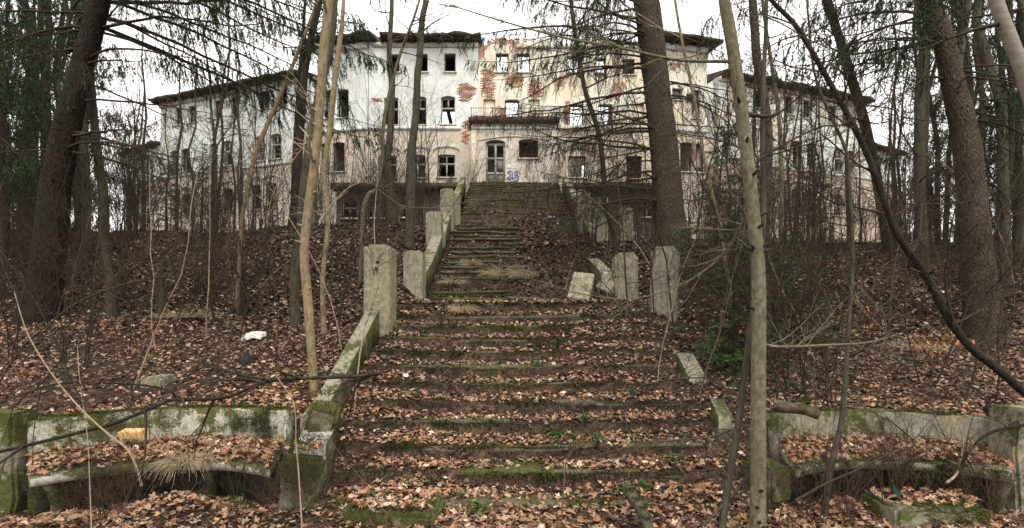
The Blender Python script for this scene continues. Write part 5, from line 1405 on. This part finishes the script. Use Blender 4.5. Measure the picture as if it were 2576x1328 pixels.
# ------------------------------------------------------------------ the woods left and right: each tree its own object
def wood_proto(kind, seed):
    rng = random.Random(seed); T, S = Tubes(), Sprays(True)
    H = rng.uniform(15, 19); n = 8
    tr = np.array([(rng.gauss(0, .05) * i, rng.gauss(0, .05) * i, -.3 + H * i / (n - 1)) for i in range(n)])
    r0 = rng.uniform(.13, .24) if kind == 'spruce' else rng.uniform(.075, .15); TT = Tubes(); TT.add(tr, np.linspace(r0, .04, n), 7); V, Q = TT.data()
    tm = raw_mesh('trunk', V, [Q], True); tm.materials.append(M['spruce_bark' if kind == 'spruce' else 'grey_bark'])
    rad = np.linspace(r0, .04, n)
    if kind == 'spruce':
        for k in range(54):
            z = rng.uniform(.8, H); p, r = at_height(tr, rad, z); L = 3.0 * (1.1 - z / H) + .6
            spruce_limb(T, S, p, rng.uniform(0, 6.28), L, .02, .85 if z > 3 else .4, rng, rng.uniform(.35, .7), .05, .4, 1.9)
    else:
        for k in range(26):
            z = rng.uniform(1.5, H); p, r = at_height(tr, rad, z); a = rng.uniform(0, 6.28)
            grow(T, p, (math.cos(a), math.sin(a), .5), rng.uniform(1.2, 3.2), .022, 2, rng, kids=(3, 4))
    V, Q = T.data(); bm_ = raw_mesh('branches', V, [Q], True); bm_.materials.append(M['twig_bark'])
    nm = None
    if S.p:
        V, Q = S.data(); nm = raw_mesh('needles', V, [Q]); nm.materials.append(M['needles'])
    return tm, bm_, nm
WP = {'spruce': [wood_proto('spruce', 200 + i) for i in range(3)], 'bare': [wood_proto('bare', 210 + i) for i in range(3)]}
def wood_tree(x, y, kind, label, group, s):
    tm, bm_, nm = rs.choice(WP[kind])
    root = empty('spruce_tree' if kind == 'spruce' else 'bare_tree', (x, y, gz(x, y)), label, 'tree', group)
    root.rotation_euler = (rs.gauss(0, .03), rs.gauss(0, .03), rs.uniform(0, 6.28)); root.scale = (s, s, s)
    for nme, me in (('trunk', tm), ('crown', bm_), ('foliage', nm)):
        if me: o = bpy.data.objects.new(nme, me); C.objects.link(o); o.parent = root
def place_words(px, D, side):
    dep = 'at the near edge' if D < 21 else 'in the middle' if D < 34 else 'deep inside'
    if side < 0: w = 'left of the leaning spruce' if px < 120 else 'between leaning spruce and annex'
    else: w = 'between annex and pale right spruce' if px < 2440 else 'behind the cut beech trunk'
    return dep, w
def wood(side, n):
    k = 0
    while k < n:
        D = rs.uniform(13, 50) if k > n * .3 else rs.uniform(12.5, 24)
        px = rs.uniform(-300, 235) if side < 0 else rs.uniform(2300, 2880)
        x = P(px, 0, D)[0]
        if D > 30 and abs(x) < 33: continue
        kind = 'spruce' if rs.random() < .44 else 'bare'
        sc_ = rs.uniform(.7, 1.15); dep, w = place_words(px, D, side)
        wood_tree(x, D, kind, f'{"dark spruce" if kind == "spruce" else "bare tree"} {dep} of the {"left" if side < 0 else "right"} wood, {w}',
                  f'{"spruces" if kind == "spruce" else "bare trees"} in the {"left" if side < 0 else "right"} wood', sc_); k += 1
wood(-1, 56); wood(1, 60)
def wing_words(px):
    for lim, w in ((345, 'before the left annex'), (460, 'below the outermost windows of the left wing'), (560, 'below the middle windows of the left wing'), (720, 'below the paired windows of the left wing'), (930, 'before the left pavilion'), (1300, 'before the left terrace windows'),
                   (1640, 'before the right terrace wall'), (1800, 'before the right pavilion'), (2060, 'before the inner windows of the right wing'), (2180, 'below the outer windows of the right wing'), (9999, 'before the right annex')):
        if px < lim: return w
for k in range(17):       # bare young trees before the left end of the building
    D = rs.uniform(21, 33); px = rs.uniform(270, 640); x = P(px, 0, D)[0]
    wood_tree(x, D, 'bare', 'thin bare tree ' + wing_words(px), 'thin bare trees before the left wing', rs.uniform(.4, .65))
for k in range(16):
    D = rs.uniform(20, 33); px = rs.uniform(1830, 2270); x = P(px, 0, D)[0]
    wood_tree(x, D, 'bare', 'thin bare tree ' + wing_words(px), 'thin bare trees before the right wing', rs.uniform(.4, .65))

# ------------------------------------------------------------------ fallen leaves
def leaf_outline(kind):
    if kind == 0:      # maple
        a = np.radians([-90, -45, -20, 6, 40, 66, 90, 114, 140, 174, 200, 225])
        r = np.array([.2, .66, .98, .56, 1.02, .5, 1.12, .5, 1.02, .56, .98, .66])
    elif kind == 1:    # simple oval
        a = np.radians([-90, -40, 0, 45, 90, 135, 180, 220]); r = np.array([1, .72, .55, .7, 1.1, .7, .55, .72])
    else:              # far leaf
        a = np.radians([-90, 0, 70, 150]); r = np.array([.75, .95, 1.05, .9])
    return np.stack([r * np.cos(a), r * np.sin(a)], 1)
def leaf_template(kind, seed):
    rg = np.random.default_rng(seed); o = leaf_outline(kind)
    c1, c2, fold = rg.uniform(-.5, .7), rg.uniform(-.4, .5), rg.uniform(.0, .6)
    pts = np.vstack([[0, -.05], o]); x, y = pts[:, 0], pts[:, 1]
    z = fold * np.abs(x) + c1 * y * y * .6 + c2 * x * y * .5 + rg.normal(0, .1, len(x)) * (np.hypot(x, y) > .3)
    n = len(o)
    return np.stack([x, y, z], 1), np.array([(0, 1 + i, 1 + (i + 1) % n) for i in range(n)])
def scatter(P0, size, kinds, tilt, name, parent=None, nrm=None):
    Vs, Fs, off = [], [], 0
    N = len(P0); pick = RNG.integers(0, len(kinds), N)
    yaw = RNG.uniform(0, 6.283, N); tx = RNG.normal(0, tilt, N); ty = RNG.normal(0, tilt, N) 
    for k, (tv, tf) in enumerate(kinds):
        m = np.where(pick == k)[0]
        if not len(m): continue
        v = tv[None] * size[m][:, None, None]
        flip = np.where(RNG.random(len(m)) < .4, -1, 1)[:, None]
        v = v * np.stack([np.ones_like(flip), np.ones_like(flip), flip], -1)
        cy, sy = np.cos(yaw[m])[:, None], np.sin(yaw[m])[:, None]
        x, y, z = v[..., 0] * cy - v[..., 1] * sy, v[..., 0] * sy + v[..., 1] * cy, v[..., 2]
        ca, sa = np.cos(tx[m])[:, None], np.sin(tx[m])[:, None]; y, z = y * ca - z * sa, y * sa + z * ca
        cb, sb = np.cos(ty[m])[:, None], np.sin(ty[m])[:, None]; x, z = x * cb + z * sb, -x * sb + z * cb
        w = np.stack([x, y, z], -1) + P0[m][:, None, :]
        Vs.append(w.reshape(-1, 3)); Fs.append((tf[None] + (np.arange(len(m)) * len(tv))[:, None, None] + off).reshape(-1, 3)); off += len(m) * len(tv)
    return np.concatenate(Vs), np.concatenate(Fs)
KN = [leaf_template(0, i) for i in range(8)] + [leaf_template(1, 20 + i) for i in range(3)]
KF = [leaf_template(2, 40 + i) for i in range(6)]
def spread(n, y0, y1, xw, pw=1.0):
    Y = y0 + (y1 - y0) * RNG.random(n) ** pw
    X = (RNG.random(n) * 2 - 1) * np.minimum(Y * 1.03 + 2.2, xw) 
    return X, Y
def in_bench(X, Y):
    a = np.zeros(len(X), bool)
    for BK, ST in ((LB_BACK, LB_SEAT), (RB_BACK, RB_SEAT)):
        s = np.argsort(BK[:, 0]); yb = np.interp(X, BK[s, 0], BK[s, 1]); s2 = np.argsort(ST[:, 0]); yf = np.interp(X, ST[s2, 0], ST[s2, 1])
        a |= (X > min(BK[:, 0].min(), ST[:, 0].min())) & (X < BK[:, 0].max()) & (Y > yf + .12) & (Y < yb + .22)
    return a
LV, LF, LM_, lo = [], [], [], 0
def put(V, F, tone=0):
    global lo
    LV.append(V); LF.append(F + lo); lo += len(V); LM_.append(np.full(len(F), tone, dtype=np.int32))
X, Y = spread(68000, 4.3, 10.2, 12.5, .9)
keep = ~in_bench(X, Y)
b = bury(X, Y); onst = (np.abs(X - .1) < 2.25) & (Y > 5.45)
fr_ = np.where(onst & (Y < 9.9), ((Y - 5.5) / .4) % 1, .5)
keep &= ~(onst & (b < .45) & ((fr_ < .2) | (fr_ > .97)) & (RNG.random(len(X)) < .86))
keep &= RNG.random(len(X)) < .5 + 1.5 * (vnoise(X, Y, 1.1) + .5 * vnoise(X, Y, 3.1) + .32)      # drifts and thin places
X, Y = X[keep], Y[keep]
Z = ground(X, Y) + RNG.uniform(.0, .05, len(X))
brown_ = RNG.random(len(X)) < .36 + .5 * sstep(6.0, 9.0, Y) + .9 * vnoise(X, Y, .8)  # browner leaves get commoner upslope, canopy shade put into the colour
for sel, o_ in ((~brown_, 0), (brown_, 2)):
    put(*scatter(np.stack([X, Y, Z], 1)[sel], (.016 + .042 * RNG.random(sel.sum()) ** 1.3) * (1 - .15 * (o_ > 0)), KN, .34, 'l'), tone=o_)
kk = RNG.integers(0, 12, 7500); fr_ = .16 + .8 * RNG.random(7500) ** .8        # drifts against the risers of the lower flight
X = RNG.uniform(-2.1, 2.3, 7500) ; Y = 5.5 + (kk + fr_) * .4
sel = RNG.random(7500) < .55 + .9 * vnoise(X, Y, 2.1); X, Y = X[sel], Y[sel]
o2 = RNG.random(len(X)) < .3
for m_, o_ in ((~o2, 0), (o2, 2)):
    put(*scatter(np.stack([X, Y, ground(X, Y) + RNG.uniform(.01, .06, len(X))], 1)[m_], RNG.uniform(.022, .05, m_.sum()), KN, .45, 'l'), tone=o_)
X, Y = spread(3500, 9.6, 13, 12, 1.5)
put(*scatter(np.stack([X, Y, ground(X, Y) + RNG.uniform(0.02, .05, len(X))], 1), RNG.uniform(.03, .06, len(X)), KF, .4, 'l'))
X, Y = spread(46000, 9.8, 17.5, 19); f_ = ((Y - 13.4) / .4786) % 1
keep = ~((np.abs(X) < 2.2) & (Y > 13.3) & (bury(X, Y) < .5) & ((f_ < .28) | (f_ > .95)))
X, Y = X[keep], Y[keep]
put(*scatter(np.stack([X, Y, ground(X, Y) + RNG.uniform(0, .04, len(X))], 1), RNG.uniform(.035, .065, len(X)), KF, .4, 'l'), tone=1)
X, Y = spread(40000, 17, 31, 29); f_ = ((Y - 13.4) / .4786) % 1
keep = ~((np.abs(X) < 2.2) & (bury(X, Y) < .5) & ((f_ < .35) | (Y > 22.2)) & (RNG.random(len(X)) < .7))
X, Y = X[keep], Y[keep]
put(*scatter(np.stack([X, Y, ground(X, Y) + RNG.uniform(0, .05, len(X))], 1), RNG.uniform(.045, .08, len(X)), KF, .4, 'l'), tone=1)
# on the bench seats, blocks and logs
for BK, ST, n in ((LB_BACK, LB_SEAT, 1300), (RB_BACK, RB_SEAT, 1100)):
    i = RNG.integers(0, 23, n); f = RNG.random(n)[:, None]; t = RNG.beta(1.8, 1.3, n)[:, None]
    A = ST[i] * (1 - f) + ST[i + 1] * f; B = BK[i] * (1 - f) + BK[i + 1] * f
    q = A * (1 - t) + B * t; z = -1.62 + .1 * t[:, 0] + RNG.uniform(0, .05, n)
    put(*scatter(np.column_stack([q, z]), RNG.uniform(.026, .054, n), KN, .42, 'l'))
for (bx, by, bz, sx, sy, n) in ((P(972, 0, 5.02)[0], 5.35, -1.92, .44, .26, 190), (P(2380, 0, 4.95)[0], 5.25, -1.87, .46, .2, 150), (P(757, 0, 5.35)[0], 5.6, -1.42, .18, .22, 60)):
    q = np.column_stack([bx + RNG.uniform(-sx, sx, n), by + RNG.uniform(-sy, sy, n), bz + RNG.uniform(0, .05, n)])
    put(*scatter(q, RNG.uniform(.03, .055, n), KN, .4, 'l'))
lm_ = raw_mesh('fallen_leaves', np.concatenate(LV), [np.concatenate(LF)]); lm_.polygons.foreach_set('material_index', np.concatenate(LM_))
tag(link('fallen_leaves', lm_, [M['leaf_litter'], M['shaded_litter'], M['brown_litter']]), 'thick brown litter of fallen maple leaves over slope, steps and benches', None, None, 'stuff')
# the 300 nearest leaves as pieces of the ground
LM = []
for tv, tf in KN:
    me = raw_mesh('fallen_leaf', tv, [tf]); 
    t = M.get('near_leaf')
    if t is None:
        n_ = NT('near_leaf'); oi = n_.n('ShaderNodeObjectInfo')
        c = n_.ramp(oi.outputs['Random'], [(0, (.14, .08, .048)), (.3, (.29, .18, .115)), (.68, (.4, .275, .185)), (.85, (.28, .135, .075)), (1, (.56, .455, .34))])
        ns = n_.noise(60, 3, .6); n_.col(n_.mix(n_.ramp(ns, [(.35, .5), (.7, 0.0)]), c, (.08, .048, .03))); n_.b.inputs['Roughness'].default_value = .6; n_.bump(ns, .4, .006)
        M['near_leaf'] = t = n_.m
    me.materials.append(t); LM.append(me)
X = RNG.uniform(-4.7, 4.7, 420); Y = RNG.uniform(4.75, 5.45, 420); kp = (~in_bench(X, Y)) & (np.abs(X) < Y * 1.0); X, Y = X[kp][:300], Y[kp][:300]
Z = ground(X, Y) + RNG.uniform(.03, .06, len(X))
for x, y, z in zip(X, Y, Z):
    o = bpy.data.objects.new('fallen_leaf', LM[int(RNG.integers(0, len(LM)))]); C.objects.link(o); o.parent = ground_o
    s = float(RNG.uniform(.04, .066)); o.scale = (s, s, s); o.location = (x, y, z); o.rotation_euler = (float(RNG.normal(0, .35)), float(RNG.normal(0, .35)), float(RNG.uniform(0, 6.28)))

# ------------------------------------------------------------------ moss, grass, ivy
S = Sprays()
def moss_patch(c, ru, rv, n, U, Vv, Nn, l=(.012, .032)):
    U, Vv, Nn = map(np.array, (U, Vv, Nn))
    for _ in range(n):
        a, r = random.uniform(0, 6.28), math.sqrt(random.random())
        p = np.array(c) + U * math.cos(a) * r * ru + Vv * math.sin(a) * r * rv
        d = Nn + RNG.normal(0, .5, 3); S.add(p, d, random.uniform(*l), random.uniform(.006, .012))
ex, ey, ez = (1., 0, 0), (0, 1., 0), (0, 0, 1.)
for fi, (Y0, Z0, t, r, n) in enumerate(FLIGHTS):
    for k in range(n):
        if fi == 2:
            for _ in range(3): moss_patch((random.uniform(-2.2, 2.3), Y0 + k * t + .02, Z0 + k * r - .03), .6, .07, 150, ex, ey, (0, -.5, 1), (.03, .06))
            continue
        for _ in range(15 if fi == 0 else 5):
            x = random.uniform(-2.1, 2.2); moss_patch((x, Y0 + k * t + random.uniform(-.01, .04), Z0 + k * r - random.uniform(0, .08)), random.uniform(.1, .34), .05, 190 if fi == 0 else 90, ex, (0, .5, .8), (0, -.8, .5), (.018, .05) if fi == 0 else (.025, .05))
for k in range(1, 12):                                   # moss and roots hanging over the drifted edges of the lower flight
    for _ in range(16):
        xc, wd_ = random.uniform(-2.1, 2.3), random.uniform(.08, .3)
        xs_ = xc + RNG.normal(0, wd_, 110); ys_ = 5.5 + k * .4 + RNG.uniform(-.03, .02, 110); zs_ = ground(xs_, ys_) + .005
        for x, y, z in zip(xs_, ys_, zs_):
            S.add(np.array([x, y, z]), np.array([random.gauss(0, .5), -.9, random.uniform(-.6, .7)]), random.uniform(.02, .06), random.uniform(.006, .012))
for BK, top, n in ((LB_BACK, -1.15, 24), (RB_BACK, -1.2, 7)):
    for _ in range(n):
        i = random.randint(0, 23); p = BK[i]
        moss_patch((p[0], p[1] + .08, top + .002), .2, .08, 200, ex, ey, (0, -.2, 1), (.012, .03))
        q_ = ST[random.randint(0, 23)]; moss_patch((q_[0], q_[1] + .02, -1.66), .14, .035, 160, ex, (0, .4, 1), (0, -.8, .4), (.012, .035))
for _ in range(26):
    i = random.choice((2, 3, 4, 5, 6, 9, 10, 17, 18, 19, 20, 21, 22, 23, 22, 21, 20)); p = LB_BACK[i]
    moss_patch((p[0], p[1] - .004, random.uniform(-1.5, -1.2)), .16, .13, 260, ex, ez, (0, -1, .4), (.01, .028))
for (x, y, z, a, b_, n) in ((P(757, 0, 5.35)[0], 5.33, -1.62, .24, .25, 1500), (P(972, 0, 5)[0], 5.05, -1.95, .45, .15, 700), (P(2355, 0, 4.95)[0] + .2, 5.0, -1.9, .35, .14, 700), (-2.22, 5.93, -1.2, .2, .2, 900)):
    moss_patch((x, y, z), a, b_, n, ex, ez, (0, -1, .5), (.015, .04)); moss_patch((x, y + .25, z + .26), a, .25, n // 3, ex, ey, (0, 0, 1), (.015, .035))
lgp = [P(1582, 1240, 5.2), P(1600, 1262, 5.1), P(1615, 1285, 5.0), P(1625, 1310, 4.9)]
for p in lgp: moss_patch(p + np.array([0, 0, .045]), .05, .09, 350, ex, ey, (0, 0, 1), (.012, .03))
for p in (P(2030, 1010, 5.95), P(2020, 1016, 5.9)): moss_patch(p + np.array([0, 0, .02]), .1, .05, 260, ex, ey, (0, 0, 1), (.012, .03))
for _ in range(60):
    D = random.uniform(6.6, 20); x = random.choice((-1, 1)) * random.uniform(2.7, 9)
    moss_patch((x, D, gz(x, D) + .03), .22, .2, 110, ex, ey, (0, 0, 1), (.02, .045))
V, Q = S.data(); tag(link('moss', raw_mesh('moss', V, [Q]), M['moss_tuft']), 'green moss cushions on steps, bench back and blocks', None, None, 'stuff')

TW = Tubes(); NTW = 5600
D_ = 4.6 + 15 * RNG.random(NTW) ** 1.5; x_ = RNG.uniform(-1, 1, NTW) * np.minimum(D_ * 1.05 + 1, 13); a_ = RNG.uniform(0, 6.28, NTW); L_ = RNG.uniform(.06, .42, NTW)
ok_ = ~in_bench(x_, D_); z_ = ground(x_, D_) + .045; ex_, ey_ = x_ + np.cos(a_) * L_, D_ + np.sin(a_) * L_; ze_ = ground(ex_, ey_) + .05
ze_ = np.where(np.abs(ze_ - z_) > .2, z_ + .03, ze_)
for x, D, z, e0, e1, ze, L in zip(x_[ok_], D_[ok_], z_[ok_], ex_[ok_], ey_[ok_], ze_[ok_], L_[ok_]):
    TW.add([(x, D, z), ((x + e0) / 2 + random.gauss(0, .02), (D + e1) / 2 + random.gauss(0, .02), (z + ze) / 2 + random.uniform(.005, .05)), (e0, e1, ze)], [.0022 + L * .006, .002 + L * .005, .0015], 3)
tag(TW.build('twig_litter', M['red_twig']), 'fine dead twigs strewn through the leaf litter', None, None, 'stuff')

def tuft(name, label, group, x, y, D, n, h, w, mat, arch=.7, seed=0):
    rng = random.Random(seed); p = P(x, y, D); p[2] = gz(p[0], D)
    T = Tubes()
    for _ in range(n):
        a = rng.uniform(0, 6.28); b = np.array([math.cos(a), math.sin(a), 0]) * rng.uniform(0, w) + p
        L = h * rng.uniform(.5, 1.2); d = np.array([math.cos(a) * .6 + rng.gauss(0, .3), math.sin(a) * .6 + rng.gauss(0, .3), 1.0])
        q = wander(b, d, L, 4, .1, -arch * .5, rng); T.add(q, np.linspace(.0045, .0015, 5), 3)
    o = T.build(name, M[mat]); me = o.data; me.transform(Matrix.Translation(-Vector(p))); o.location = Vector(p)
    return tag(o, label, 'grass', group)
tuft('grass_tuft', 'largest pale dry grass tuft on the middle steps', None, 1268, 660, 15.2, 420, .6, .3, 'dry_grass', seed=1)
tuft('grass_tuft', 'pale dry grass tuft spilling right of the largest one', None, 1315, 668, 14.9, 260, .45, .3, 'dry_grass', seed=2)
tuft('grass_tuft', 'small round pale grass tuft left on the middle steps', None, 1182, 635, 16.2, 240, .36, .22, 'dry_grass', seed=3)
tuft('grass_tuft', 'dry grass tuft hanging over the landing edge', None, 1165, 785, 9.7, 260, .26, .16, 'dry_grass', seed=4)
tuft('grass_tuft', 'dry brownish grass tuft on the left part of the middle steps', None, 1140, 700, 14.6, 240, .34, .3, 'dry_grass', seed=5)
tuft('grass_tuft', 'green grass tuft on the landing below the tipped pillar block', None, 1462, 782, 9.4, 90, .2, .08, 'grass_green', seed=6)
tuft('grass_tuft', 'dry grass drooping from the middle of the left bench seat', None, 460, 1165, 5.6, 0 + 240, .26, .22, 'dry_grass', 1.2, seed=7)
for o in C.objects:
    if o.get('label', '').startswith('dry grass drooping'): o.location.z = -1.6
tuft('grass_tuft', 'dry grass patch by the left slope under the snag', None, 480, 800, 10.4, 260, .25, .6, 'dry_grass', seed=8)
tuft('grass_tuft', 'greenish grass patch under the big right spruce', None, 2290, 860, 9.0, 260, .22, .5, 'dry_grass', seed=9)

def plant_mesh(seed, n=14, r=.1, sz=(.02, .036)):
    rng = random.Random(seed); Vs, Fs, off = [], [], 0; T = Tubes()
    for _ in range(n):
        a = rng.uniform(0, 6.28); d = rng.uniform(.01, r); h = rng.uniform(.03, .1); c = np.array([math.cos(a) * d, math.sin(a) * d, h])
        T.add([(0, 0, 0), c * np.array([.5, .5, .8]), c], [.0025] * 3, 3)
        tv, tf = leaf_template(1, rng.randint(0, 99)); s = rng.uniform(*sz); y = rng.uniform(0, 6.28)
        v = tv * s * np.array([1, .8, .5]); v = np.stack([v[:, 0] * math.cos(y) - v[:, 1] * math.sin(y), v[:, 0] * math.sin(y) + v[:, 1] * math.cos(y), v[:, 2]], 1) + c
        Vs.append(v); Fs.append(tf + off); off += len(v)
    V, Q = T.data()
    me = raw_mesh('leafy_plant', np.vstack(Vs + [V]), [np.vstack(Fs), Q + off]); me.materials.append(M['ivy_green']); return me
PMS = [plant_mesh(300 + i, 12 + 4 * i) for i in range(4)]
for (x, D) in ((-.55, 5.62), (.55, 6.6), (.75, 6.5), (.95, 6.75), (1.05, 6.3), (.2, 8.5), (.45, 8.6), (.75, 8.5), (1.1, 8.3), (1.0, 9.0), (1.4, 8.95), (-1.3, 7.3), (-1.5, 5.5), (1.25, 5.65), (1.45, 5.7), (1.7, 7.3), (.4, 7.9), (2.0, 9.6), (1.55, 9.7), (-1.5, 8.9), (-2.9, 5.5), (-.35, 5.3), (1.9, 6.1), (-.2, 8.2)):
    o = bpy.data.objects.new('leafy_plant', random.choice(PMS)); C.objects.link(o); o.location = (x, D, gz(x, D) + .02); o.rotation_euler = (0, 0, random.uniform(0, 6.28)); o.scale = [random.uniform(.8, 1.5)] * 3
    tag(o, 'small green leafy plant sprouting among the litter on the lower steps', 'plant', 'green plants on the lower steps')

# beech saplings that kept their leaves
def leafy_sapling(label, x, y, D, h, seed, mat, n=5, keep=.8):
    rng = random.Random(seed); p = P(x, y, D); p[2] = gz(p[0], D); root = empty('beech_sapling', p, label, 'sapling')
    T = Tubes(); tips = []
    for k in range(n): grow(T, p + np.array([rng.gauss(0, .06), rng.gauss(0, .06), -.05]), (rng.gauss(0, .22), rng.gauss(0, .22), 1), h * rng.uniform(.6, 1.1), .008, 2, rng, kids=(3, 4), tips=tips)
    T.build('crown', M['red_twig'], root); S = Sprays()
    for (q, d) in tips:
        if rng.random() < keep:
            for _ in range(2): S.add(q + RNG.normal(0, .01, 3), np.array([rng.gauss(0, .5), rng.gauss(0, .5), -.8]), rng.uniform(.05, .085), rng.uniform(.025, .04))
    S.build('dead_leaves', M[mat], root)
leafy_sapling('little sapling holding orange leaves behind the thin pole tree', 2130, 800, 8.8, 1.15, 401, 'beech_leaf', 3, .5)
leafy_sapling('twiggy sapling with pale brown leaves by the right spruce roots', 2370, 925, 8.0, .8, 402, 'beech_leaf', 5, .7)
leafy_sapling('russet leaved sapling under the left wing by the brick window', 685, 560, 24, 2.6, 403, 'russet_leaf', 6, .9)
leafy_sapling('orange leaved twig bush beyond the nearest trunk', 1905, 420, 16, 3.4, 404, 'russet_leaf', 4, .35)

# litter left by people
def crumpled(name, label, p, dims, mat, seed, amp):
    me = stone_mesh(dims, .01, 4, amp, seed); o = link(name, me, M[mat]); o.location = (float(p[0]), float(p[1]), gz(p[0], p[1]) + .05); return tag(o, label, 'litter')
crumpled('plastic_scrap', 'crumpled white plastic scrap on the left leaf slope', P(636, 856, 9.2), (.32, .24, .06), 'white_plastic', 501, .07)
crumpled('plastic_scrap', 'flattened pale plastic bottle below the mossy top flight', P(1387, 561, 21.2), (.3, .16, .08), 'grey_plastic', 502, .02)
crumpled('plastic_scrap', 'tiny white plastic scrap left of the flattened bottle', P(1358, 552, 21.6), (.14, .1, .05), 'white_plastic', 503, .02)
o = link('loose_brick', stone_mesh((.27, .13, .085), .008, 3, .006, 55), M['ochre_brick']); o.location = P(336, 1091, 5.95) + np.array([0, 0, .0]); o.rotation_euler = (R(8), R(-3), R(-4)); tag(o, 'single orange ochre brick lying on the left bench', 'brick')
o = link('stone_block', stone_mesh((.35, .3, .2), .03, 3, .03, 56, .2), M['cheek_stone']); o.location = P(400, 0, 7.6) * np.array([1, 1, 0]) + np.array([0, 0, gz(P(400, 0, 7.6)[0], 7.6)]); tag(o, 'small grey stone half sunk in leaves behind the left bench', 'stone block')
# green bottle lying against the right front block
prof = [(0, 0), (.034, .0), (.036, .01), (.036, .13), (.03, .155), (.014, .185), (.0125, .235), (.016, .238), (.016, .25), (.0, .25)]
V, Q = [], []; ns = 12
for (r, z) in prof:
    for k in range(ns): V.append((max(r, .0005) * math.cos(k * 2 * math.pi / ns), max(r, .0005) * math.sin(k * 2 * math.pi / ns), z))
for i in range(len(prof) - 1):
    for k in range(ns): Q.append((i * ns + k, i * ns + (k + 1) % ns, (i + 1) * ns + (k + 1) % ns, (i + 1) * ns + k))
bo = link('glass_bottle', raw_mesh('glass_bottle', V, [np.array(Q)], True), M['green_glass']); bo.location = P(2262, 1244, 5.2); bo.location.z = min(bo.location.z, gz(bo.location.x, bo.location.y) + .02); bo.rotation_euler = (R(-12), R(-10), 0)
tag(bo, 'green glass bottle standing crooked in leaves before the right bench', 'bottle')
